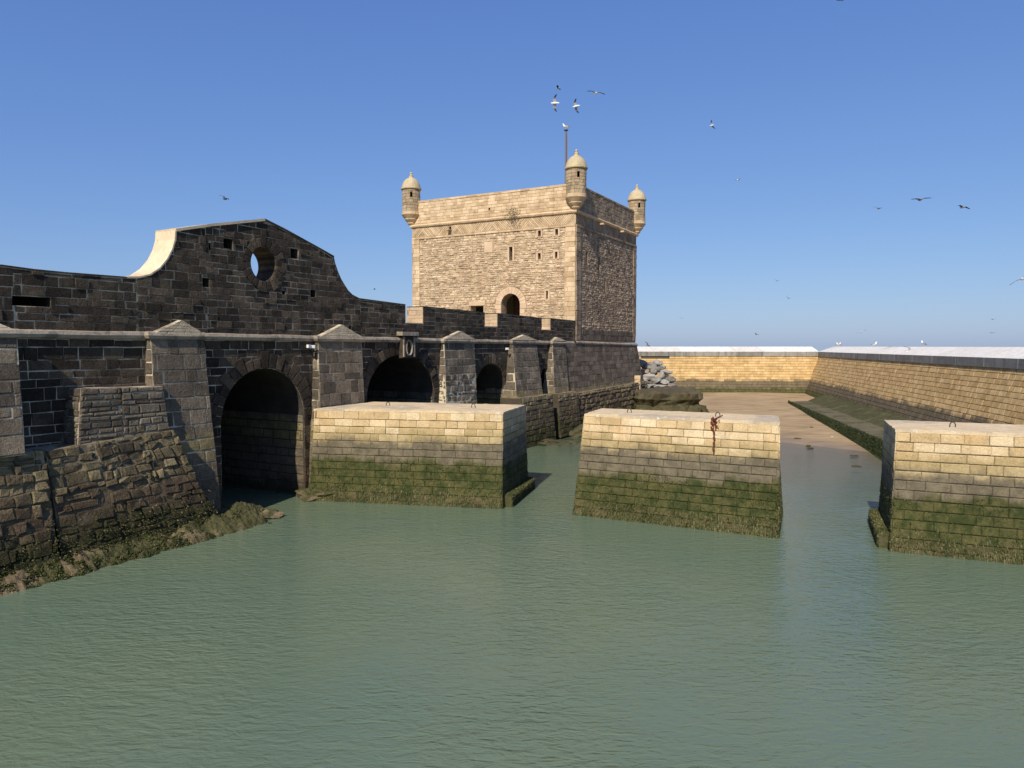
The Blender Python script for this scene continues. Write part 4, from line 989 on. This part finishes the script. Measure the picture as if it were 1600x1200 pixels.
# algae ledge along the right leg
o1, o2 = Vector((26.4, 70.5, 0)), Vector((15.2, 16.5, 0)); foot = lambda y, z: KT + ld * ((y - KT.y) / ld.y) + ln * (OL * (4.9 - z) / 4.5)
V = []; Fc = []; m = 60
for i in range(m + 1):
    a = i / m; o = o1 * (1 - a) + o2 * a; g = foot(o.y + 1.0, 1.2); zt = 0.72 + 0.22 * a; sz = max(-0.6, sand_z(o.x, o.y) - 0.3)
    jx = 0.12 * mnoise.noise(Vector((o.y * .8, 0, 1))); jz = 0.08 * mnoise.noise(Vector((o.y * 1.1, 5, 1)))
    row = [(o.x - 0.12 + jx, o.y, sz), (o.x + jx, o.y, zt - 0.12 + jz), (o.x + 0.14 + jx, o.y, zt + jz)]
    g = foot(o.y + 0.6, 1.4)
    for q, b in enumerate((0.25, 0.5, 0.56, 0.78, 1.0)):
        row.append((o.x + 0.14 + (g.x - o.x - 0.1) * b, o.y + (g.y - o.y) * b, zt + (0.05 * b if q < 2 else (1.4 - zt) * (b - 0.5) / 0.5) + 0.05 * mnoise.noise(Vector((o.x * 2 + q, o.y, 0)))))
    V += row
for i in range(m):
    for q in range(7): Fc.append((i * 8 + q, i * 8 + q + 1, (i + 1) * 8 + q + 1, (i + 1) * 8 + q))
le_ = mesh_obj('algae_ledge', V, Fc, 'ledge', BW); le_.data.materials.append(M['ledgetop'])
for i_, pl in enumerate(le_.data.polygons):
    if i_ % 7 in (1, 2, 3): pl.material_index = 1
def LPF(s, t, d):
    a = s; o = o1 * (1 - a) + o2 * a; return Vector((o.x - 0.02 - d - (0.7 - t) * 0.15, o.y + t * 0.0, t))
mbw = MB()
for _ in range(9000):
    a = random.uniform(0, 0.75); t = random.uniform(-0.05, 0.85 + 0.2 * a); c = LPF(a, t, 0)
    if c.z < sand_z(c.x, c.y): continue
    z = random.uniform(.03, .075); mbw.add([c + Vector((0, z, z * .5)), c + Vector((0, -z, z * .5)), c + Vector((0, 0, -z * 1.2)), c + Vector((-z * .9, 0, -z * .5))], [(0, 1, 3), (1, 2, 3), (2, 0, 3)], random.random() ** 2 * .7)
mbw.build('seaweed', 'weed', BW, kind='stuff')

# ================================================================== ROCKS
# low rock along the near water's edge
V = []; Fc = []; ns, nd = 240, 48
for i in range(ns + 1):
    s = -10.5 + 12.3 * i / ns
    wd = 2.25 + 0.18 * mnoise.noise(Vector((s * 0.9, 2, 0))) + 0.10 * mnoise.noise(Vector((s * 3, 7, 0)))
    if s > 0.7: wd -= (s - 0.7) * 1.3
    for j in range(nd + 1):
        q = j / nd; d = 0.2 + (wd + 0.6 - 0.2) * q
        t = (d - 1.2) / (wd - 1.2)
        z = 0.42 * (1 - max(0, t) ** 2.2) + 0.20 * mnoise.noise(Vector((s * 1.7, d * 1.7, 1))) + 0.13 * abs(mnoise.noise(Vector((s * 3, d * 4, 3)))) + 0.075 * mnoise.noise(Vector((s * 9, d * 9, 3))) + 0.05 * mnoise.noise(Vector((s * 22, d * 22, 3)))
        if t > 1: z = min(z, 0.02 - (t - 1) * 1.2)
        if s > 0.9: z -= (s - 0.9) * 0.3
        V.append(wallP(s, z, d))
for i in range(ns):
    for j in range(nd): a = i * (nd + 1) + j; Fc.append((a, a + nd + 1, a + nd + 2, a + 1))
SHR = mesh_obj('shore_rock', V, Fc, 'shore', smooth=False)
tag(SHR, 'low seaweed-covered rock shelf at the water edge below the dark wall', 'rock')
mb = MB()
for _ in range(16000):
    s = random.uniform(-10, 0.8); d = random.uniform(1.5, 2.45); 
    if mnoise.noise(Vector((s * 0.8, d * 1.0, 9))) < -0.12 + (0.3 if s > -2.2 else -0.2): continue
    t = (d - 1.2) / 1.05
    z0 = 0.42 * (1 - max(0, min(1.2, t)) ** 2.2) + 0.18 * mnoise.noise(Vector((s * 1.7, d * 1.7, 1))) + 0.13 * mnoise.noise(Vector((s * 5, d * 5, 3)))
    if z0 < -0.02: continue
    z = random.uniform(.015, .04); c = wallP(s, z0 + 0.01, d); a = random.uniform(0, 6.28)
    mb.add([c + Vector((math.cos(a + q * 2.1) * z, math.sin(a + q * 2.1) * z, -0.01)) for q in range(3)] + [c + N * z * .9 + Z * z * random.uniform(.3, 1.0)], [(0, 1, 3), (1, 2, 3), (2, 0, 3)], random.random() ** 1.5)
mb.build('seaweed', 'weed', SHR, kind='stuff')
for i, (s, d, r, lab) in enumerate(((1.35, 1.5, 0.36, 'rough tan rock at the tip of the shore shelf below the first arch'), (4.7, 0.8, 0.75, 'reddish low rock in the mouth of the first arch'), (5.3, 1.4, 0.6, 'pinkish low rock where the long pier meets the arch'))):
    V, Fc = rock_mesh(wallP(s, 0.05, d), r * 1.5, r, r * 0.55, 40 + i, 0.9, 4); tag(mesh_obj('shore_boulder', V, Fc, 'shore', tones=random.random()), lab, 'rock', 'loose rocks along the wall foot')
# rocks below the far buttresses
for i, (x, y, Y, rx, rz, lab, mt) in enumerate(((860, 690, 45.5, 1.9, 0.30, 'low green rock patch under the far buttress footings', 'wet'), (900, 676, 50.0, 2.2, 0.8, 'brown weed-covered rocks between tower footing and long pier', 'wet'), (928, 665, 52.5, 1.6, 0.9, 'dark wet rock close behind the middle pier', 'wet'))):
    c = pix(x, y, Y); c.z = 0.0; V, Fc = rock_mesh(c, rx, 1.3, rz, 60 + i, 0.7, 4); tag(mesh_obj('wet_rock', V, Fc, mt, tones=0.5), lab, 'rock', 'wet rocks around the tower foot')
# big flat rock beside the tower
V = []; Fc = []; na, nr = 110, 14
c0 = Vector((12.6, 64.0, 0)); 
def shelf(a, k_):
    rx, ry = 3.3, 3.6
    p = Vector((math.copysign(abs(math.cos(a)) ** 0.55, math.cos(a)) * rx, math.copysign(abs(math.sin(a)) ** 0.55, math.sin(a)) * ry, 0)); return p
rows = [(1.24, -0.3), (1.13, 0.5), (1.08, 0.95), (0.98, 1.15), (0.99, 1.35), (1.05, 1.6), (1.03, 2.0), (0.97, 2.2), (0.8, 2.3), (0.5, 2.35), (0.2, 2.35), (0.02, 2.35)]
for k_, (r, z) in enumerate(rows):
    for i in range(na):
        p = shelf(2 * math.pi * i / na, k_) * r; q = c0 + p; nz = mnoise.noise(Vector((q.x * .7, q.y * .7, z * 1.3))); n2_ = mnoise.noise(Vector((q.x * 2.3, q.y * 2.3, z * 2.5)))
        V.append(Vector((q.x + (nz * .5 + n2_ * .35) * (p.x / 3.3), q.y + (nz * .5 + n2_ * .35) * (p.y / 3.6), z + nz * .25 + n2_ * .16)))
for k_ in range(len(rows) - 1):
    for i in range(na): j = (i + 1) % na; Fc.append((k_ * na + i, k_ * na + j, (k_ + 1) * na + j, (k_ + 1) * na + i))
tag(mesh_obj('rock_outcrop', V, Fc, 'wet'), 'flat dark rock with deep cracks on the sand beside the tower', 'rock')
# stone post on the corner of the footing
SPc = pix(996.5, 608, 62.5)
sp = empty('stone_post', SPc, 'short square pale stone post at the foot of the tower', 'post')
stn = Stones()
for i in range(4):
    def PX(s, t, d, i=i):
        a = (0, 90, 180, 270)[i]; x = Vector((math.cos(R(a - 20)), math.sin(R(a - 20)), 0)); y = Vector((x.y, -x.x, 0)); return SPc + x * (s - 0.25) + y * (0.24 + d) + Z * t
    stn.fill(courses(0, 0.5, 0, 1.15, 0.29, 0.6, 0.05, 0.1), PX, sp, gap=0.012, proud=0.012, cham=0.012, jit=0.004, sink=0.02)
stn.emit('post_stone', 'post_stonework', sp, 'ashlar', 30, 0)
mb = MB(); mb.box(lambda a, b, c: SPc + Vector((math.cos(R(-20)), math.sin(R(-20)), 0)) * a + Vector((-math.sin(R(-20)), math.cos(R(-20)), 0)) * c + Z * b, -0.24, 0.24, -0.25, 1.16, -0.24, 0.24); mb.build('core', 'tmortar', sp)
# armour boulders behind the tower
BO = [(1000, 568, 22, 10), (1015, 573, 22, 13), (1027, 568, 14, 8), (1005, 580, 22, 9), (1022, 580, 13, 13), (1029, 577, 12, 8), (1041, 582, 18, 7), (1047, 592, 14, 9), (1033, 586, 10, 10), (1012, 590, 22, 10), (1025, 594, 18, 10), (1003, 597, 16, 8), (1037, 597, 14, 8),
      (1050, 602, 12, 6), (1018, 603, 18, 7), (1042, 606, 16, 6), (1030, 604, 14, 6), (1056, 607, 10, 5), (998, 588, 14, 9), (1036, 574, 10, 6), (1006, 606, 18, 6), (994, 574, 14, 12)]
BLAB = ['top grey boulder of the heap, touching the tower edge', 'large grey boulder near the top of the heap', 'small grey boulder at the top right of the heap', 'tan slab-like boulder in the heap behind the tower corner', 'tall dark grey boulder in the middle of the heap', 'small grey boulder right of the tall one in the heap',
        'flat pale boulder jutting from the right side of the heap', 'squarish grey boulder on the right flank of the heap', 'small grey boulder wedged in the centre of the heap', 'broad grey boulder low behind the stone post', 'grey boulder low in the centre of the heap', 'grey boulder just right of the stone post', 'pale grey boulder low on the right of the heap',
        'small grey boulder near the right foot of the heap', 'flat grey boulder on the bottom row beside the stone post', 'tan boulder low in the heap by the sand', 'small grey boulder on the bottom row, middle of the heap', 'last small grey boulder at the right foot of the heap', 'grey boulder squeezed between tower base and heap', 'small grey boulder high on the right slope of the heap', 'flat boulder at the bottom of the heap behind the post', 'dark boulder half hidden by the tower edge']
for i, (x, y, w, h) in enumerate(BO):
    Y = 71.5 - (y - 565) * 0.12 + random.uniform(-.3, .3); c = pix(x, y, Y); r = w * Y / F_PX * 0.66; rz = h * Y / F_PX * 0.72
    V, Fc = rock_mesh(c, r, r * random.uniform(.8, 1.1), rz, 100 + i, 0.14, 3, 16)
    if i % 4 == 0: mt = 'reveal'
    mt = 'reveal' if i in (3, 15) else 'boulder'
    lab = BLAB[i]
    tag(mesh_obj('boulder', V, Fc, mt, tones=random.random()), lab, 'boulder', 'boulders heaped behind the tower' if mt == 'boulder' else None)
mb = MB(); V, Fc = rock_mesh((13.2, 72.0, 0.4), 2.9, 2.2, 2.2, 77, 0.5, 4); tag(mesh_obj('rubble_bank', V, Fc, 'boulder', tones=0.1), 'packed grey rubble under the boulder heap', kind='structure')
# small stones on the sand
for i, (x, y, w) in enumerate(((1263, 698, 9), (1246, 686, 14), (1266, 701, 12), (1335, 713, 14), (1338, 730, 16), (1336, 638, 6), (1268, 668, 8), (1300, 683, 5), (1340, 662, 4))):
    Y = 6 * F_PX / (y - 541) * 0.985
    for _ in range(6):
        c = pix(x, y, Y); z = max(0.0, sand_z(c.x, c.y)); Y = (6 - z) * F_PX / (y - 541) * 1.0
    c = pix(x, y, Y); c.z = max(0.0, sand_z(c.x, c.y)) + 0.01; r = w * Y / F_PX * 0.5
    V, Fc = rock_mesh(c, r, r * .8, r * (0.55 if i == 0 else 0.22), 200 + i, 0.5, 2)
    lab = ('round dark stone on the wet sand by the waterline', 'flat weed clump on the sand left of the round stone', 'thin weed patch beside the round dark stone', 'flat dark stone in the shallows near the algae ledge', 'lower flat dark stone in the shallows near the ledge', 'small pale-edged stone far up the sand', 'small weed patch halfway up the sand', 'tiny white shell-like stone on the sand', 'tiny pebble by the algae ledge')[i]
    tag(mesh_obj('beach_stone', V, Fc, 'wet' if i < 7 else 'concrete', tones=0.2), lab, 'stone', 'stones and weed on the sand')

# ================================================================== GULLS
WHITE, GREY, BLACK, BEAK = (0.80, 0.79, 0.76), (0.26, 0.27, 0.29), (0.03, 0.03, 0.035), (0.6, 0.35, 0.05)
def ring(c, ax, r, up, m=8, flat=1.0):
    s = ax.cross(up).normalized(); u_ = s.cross(ax).normalized()
    return [c + s * r * math.cos(2 * math.pi * q / m) + u_ * r * flat * math.sin(2 * math.pi * q / m) for q in range(m)]
def gull(loc, inner, outer, yaw, roll, pitch, label, span=1.3, dark=False):
    V, Fc, C = [], [], []
    prof_ = [(-0.36, 0.004, WHITE), (-0.30, 0.05, WHITE), (-0.16, 0.065, WHITE), (0.0, 0.085, WHITE), (0.12, 0.075, WHITE), (0.19, 0.05, WHITE), (0.24, 0.052, WHITE), (0.28, 0.04, WHITE), (0.305, 0.014, BEAK), (0.35, 0.004, BEAK)]
    for x, r, c in prof_:
        V += ring(Vector((x, 0, 0.01 if x > .15 else 0)), Vector((1, 0, 0)), r, Vector((0, 0, 1)), 8, 0.55 if x < -0.2 else 0.95); C += [c] * 8
    for i in range(len(prof_) - 1):
        for q in range(8): r = (q + 1) % 8; Fc.append((i * 8 + q, i * 8 + r, (i + 1) * 8 + r, (i + 1) * 8 + q))
    h = span / 2
    for sg in (-1, 1):
        st_ = [(0.03, 0.10, -0.13, 0.0), (0.25, 0.14, -0.10, 1), (0.45, 0.15, -0.04, 1), (0.72, 0.06, -0.10, 2), (0.92, -0.04, -0.15, 2), (1.0, -0.12, -0.16, 2)]
        y = 0.0; z = 0.03; py = 0; b = len(V)
        for (t, le, te, kd) in st_:
            an = R(inner) if t <= 0.45 else R(outer); dl = (t - py) * h; y += dl * math.cos(an); z += dl * math.sin(an); py = t
            col = BLACK if t > 0.9 else GREY
            V += [Vector((le, sg * y, z)), Vector((te, sg * y, z)), Vector((te, sg * y, z - 0.012)), Vector((le, sg * y, z - 0.022))]; C += [col, col, BLACK if (dark or t > .7) else GREY, BLACK if (dark or t > .7) else GREY]
        for i in range(len(st_) - 1):
            for q in range(4): r = (q + 1) % 4; Fc.append((b + i * 4 + q, b + i * 4 + r, b + (i + 1) * 4 + r, b + (i + 1) * 4 + q))
        Fc.append((b + 20, b + 21, b + 22, b + 23))
    from mathutils import Euler
    rot = Euler((R(roll), R(pitch), R(yaw))).to_matrix(); V = [rot @ p + Vector(loc) for p in V]
    if dark: C = [(c[0] * 0.35, c[1] * 0.35, c[2] * 0.36) for c in C]
    o = mesh_obj('seagull', V, Fc, 'gull', plume=C, fix=True); tag(o, label, 'seagull', 'gulls in flight'); return o
GL = [  # px, py, distance, inner, outer, yaw, roll, pitch, dark, label
    (351, 311, 70, 35, -10, 70, 25, 0, True, 'gull flying low over the curved left end of the gable'),
    (585, 452, 150, 20, 5, 10, 0, 0, True, 'tiny far gull just right of the gable slope'),
    (872, 138, 90, 40, -20, 160, 10, 0, True, 'topmost dark gull of the four above the tower'),
    (867, 161, 58, 8, -8, 175, 78, 0, False, 'gull banking with wings upright, lower left of the four above the tower'),
    (900, 166, 66, 15, -15, 170, 65, 10, False, 'white gull banking above the near turret and mast'),
    (931, 146, 50, 22, -18, 95, 8, -8, False, 'gull gliding with drooped wingtips, right of the four above the tower'),
    (1112, 196, 95, 30, 10, 130, 50, 0, False, 'lone gull high in the sky right of the tower'),
    (1154, 281, 105, 12, -5, 15, 5, 0, False, 'lone gull above and right of the far turret'),
    (1438, 312, 50, 14, -6, 85, -3, 0, True, 'wide-winged gull gliding between two others over the breakwater'),
    (1372, 326, 95, 20, 5, 30, 15, 0, True, 'small dark gull left of the wide-winged gull'),
    (1504, 324, 62, 20, -25, 100, 10, 0, True, 'gull with arched wings right of the wide-winged gull'),
    (1213, 439, 150, 40, 5, 60, 20, 0, True, 'upper of two tiny gulls above the breakwater bend'),
    (1232, 466, 150, 20, 10, 40, 20, 0, True, 'lower of two tiny gulls above the breakwater bend'),
    (1182, 523, 150, 35, 5, 120, 20, 0, True, 'tiny gull just above the far breakwater coping'),
    (1346, 519, 100, 8, 0, 75, -22, 0, False, 'thin pale gull tilted just above the breakwater'),
    (1597, 436, 40, 20, 0, 60, -40, 0, False, 'large gull leaving the picture at its edge'),
    (1551, 499, 170, 15, -5, 90, 0, 0, True, 'upper of two tiny gulls low over the near breakwater'),
    (1550, 520, 150, 10, -20, 80, -5, 0, True, 'lower of two tiny gulls low over the near breakwater'),
    (1065, 497, 200, 20, 0, 80, 0, 0, True, 'speck of a gull over the far end of the breakwater'),
    (1012, 540, 95, 30, 10, 20, 30, 0, True, 'dark gull skimming the coping next to the tower'),
    (1316, 0, 90, 10, 0, 60, 0, 0, True, 'dark gull cut off by the top of the picture'),
    (1422, 549, 54, 25, -20, 20, 35, 0, False, 'gull flying in front of the pale breakwater coping')]
for (x, y, D, i_, o_, ya, ro, pi_, dk, lab) in GL: gull(pix(x, y, D), i_, o_, ya, ro, pi_, lab, dark=dk)
def sitting(loc, yaw, label, sc_=1.0):
    V, Fc, C = [], [], []
    pr = [(-0.34, 0.0, 0.02, BLACK), (-0.26, 0.03, 0.03, BLACK), (-0.12, 0.07, 0.085, GREY), (0.03, 0.10, 0.105, GREY), (0.13, 0.13, 0.085, WHITE), (0.17, 0.19, 0.05, WHITE), (0.19, 0.25, 0.055, WHITE), (0.23, 0.275, 0.05, WHITE), (0.27, 0.27, 0.02, BEAK), (0.32, 0.26, 0.004, BEAK)]
    for i, (x, z, r, c) in enumerate(pr):
        ax = Vector((1, 0, 0.25)) if i < 4 else (Vector((0.5, 0, 1)) if i < 7 else Vector((1, 0, 0)))
        rg = ring(Vector((x, 0, z + 0.14)), ax.normalized(), max(r, .004), Vector((0, 1, 0)) if False else Vector((-0.3, 0, 1)), 8); V += rg
        C += [WHITE if (i < 5 and p.z < z + 0.13) else c for p in rg]
    for i in range(len(pr) - 1):
        for q in range(8): r = (q + 1) % 8; Fc.append((i * 8 + q, i * 8 + r, (i + 1) * 8 + r, (i + 1) * 8 + q))
    for sg in (-1, 1):
        m_ = MB(); tube(m_, Vector((0.02, sg * .04, 0.17)), Vector((0.03, sg * .04, 0)), 0.008, 0.008, 5); b = len(V); V += [Vector(p) for p in m_.v]; Fc += [tuple(q + b for q in ff) for ff in m_.f]; C += [BEAK] * len(m_.v)
    cy, sy = math.cos(R(yaw)), math.sin(R(yaw))
    V = [Vector((p.x * cy - p.y * sy, p.x * sy + p.y * cy, p.z)) * sc_ + Vector(loc) for p in V]
    tag(mesh_obj('perched_seagull', V, Fc, 'gull', plume=C, fix=True), label, 'seagull', 'gulls perched on masonry')
def copz(x):   # point on the flat top of the right leg's coping
    best = None
    for i in range(800):
        p = KT + ld * (i * 0.08) - ln * 2.0; q = proj((p.x, p.y, 5.97))
        if q and (best is None or abs(q[0] - x) < best[0]): best = (abs(q[0] - x), p)
    return Vector((best[1].x, best[1].y, 5.962))
for x, ya, lab in ((1288, 180, 'leftmost perched gull of the three together on the coping'), (1295, 160, 'middle perched gull of the three together on the coping'), (1301, 10, 'rightmost perched gull of the three together on the coping'), (1366, 5, 'gull perched alone on the coping right of the group of three'), (1443, 95, 'white gull sitting alone on the near stretch of coping')):
    sitting(copz(x), ya, lab)
sitting(ptp + Z * 0.055, 175, 'gull standing on top of the mast on the tower roof')
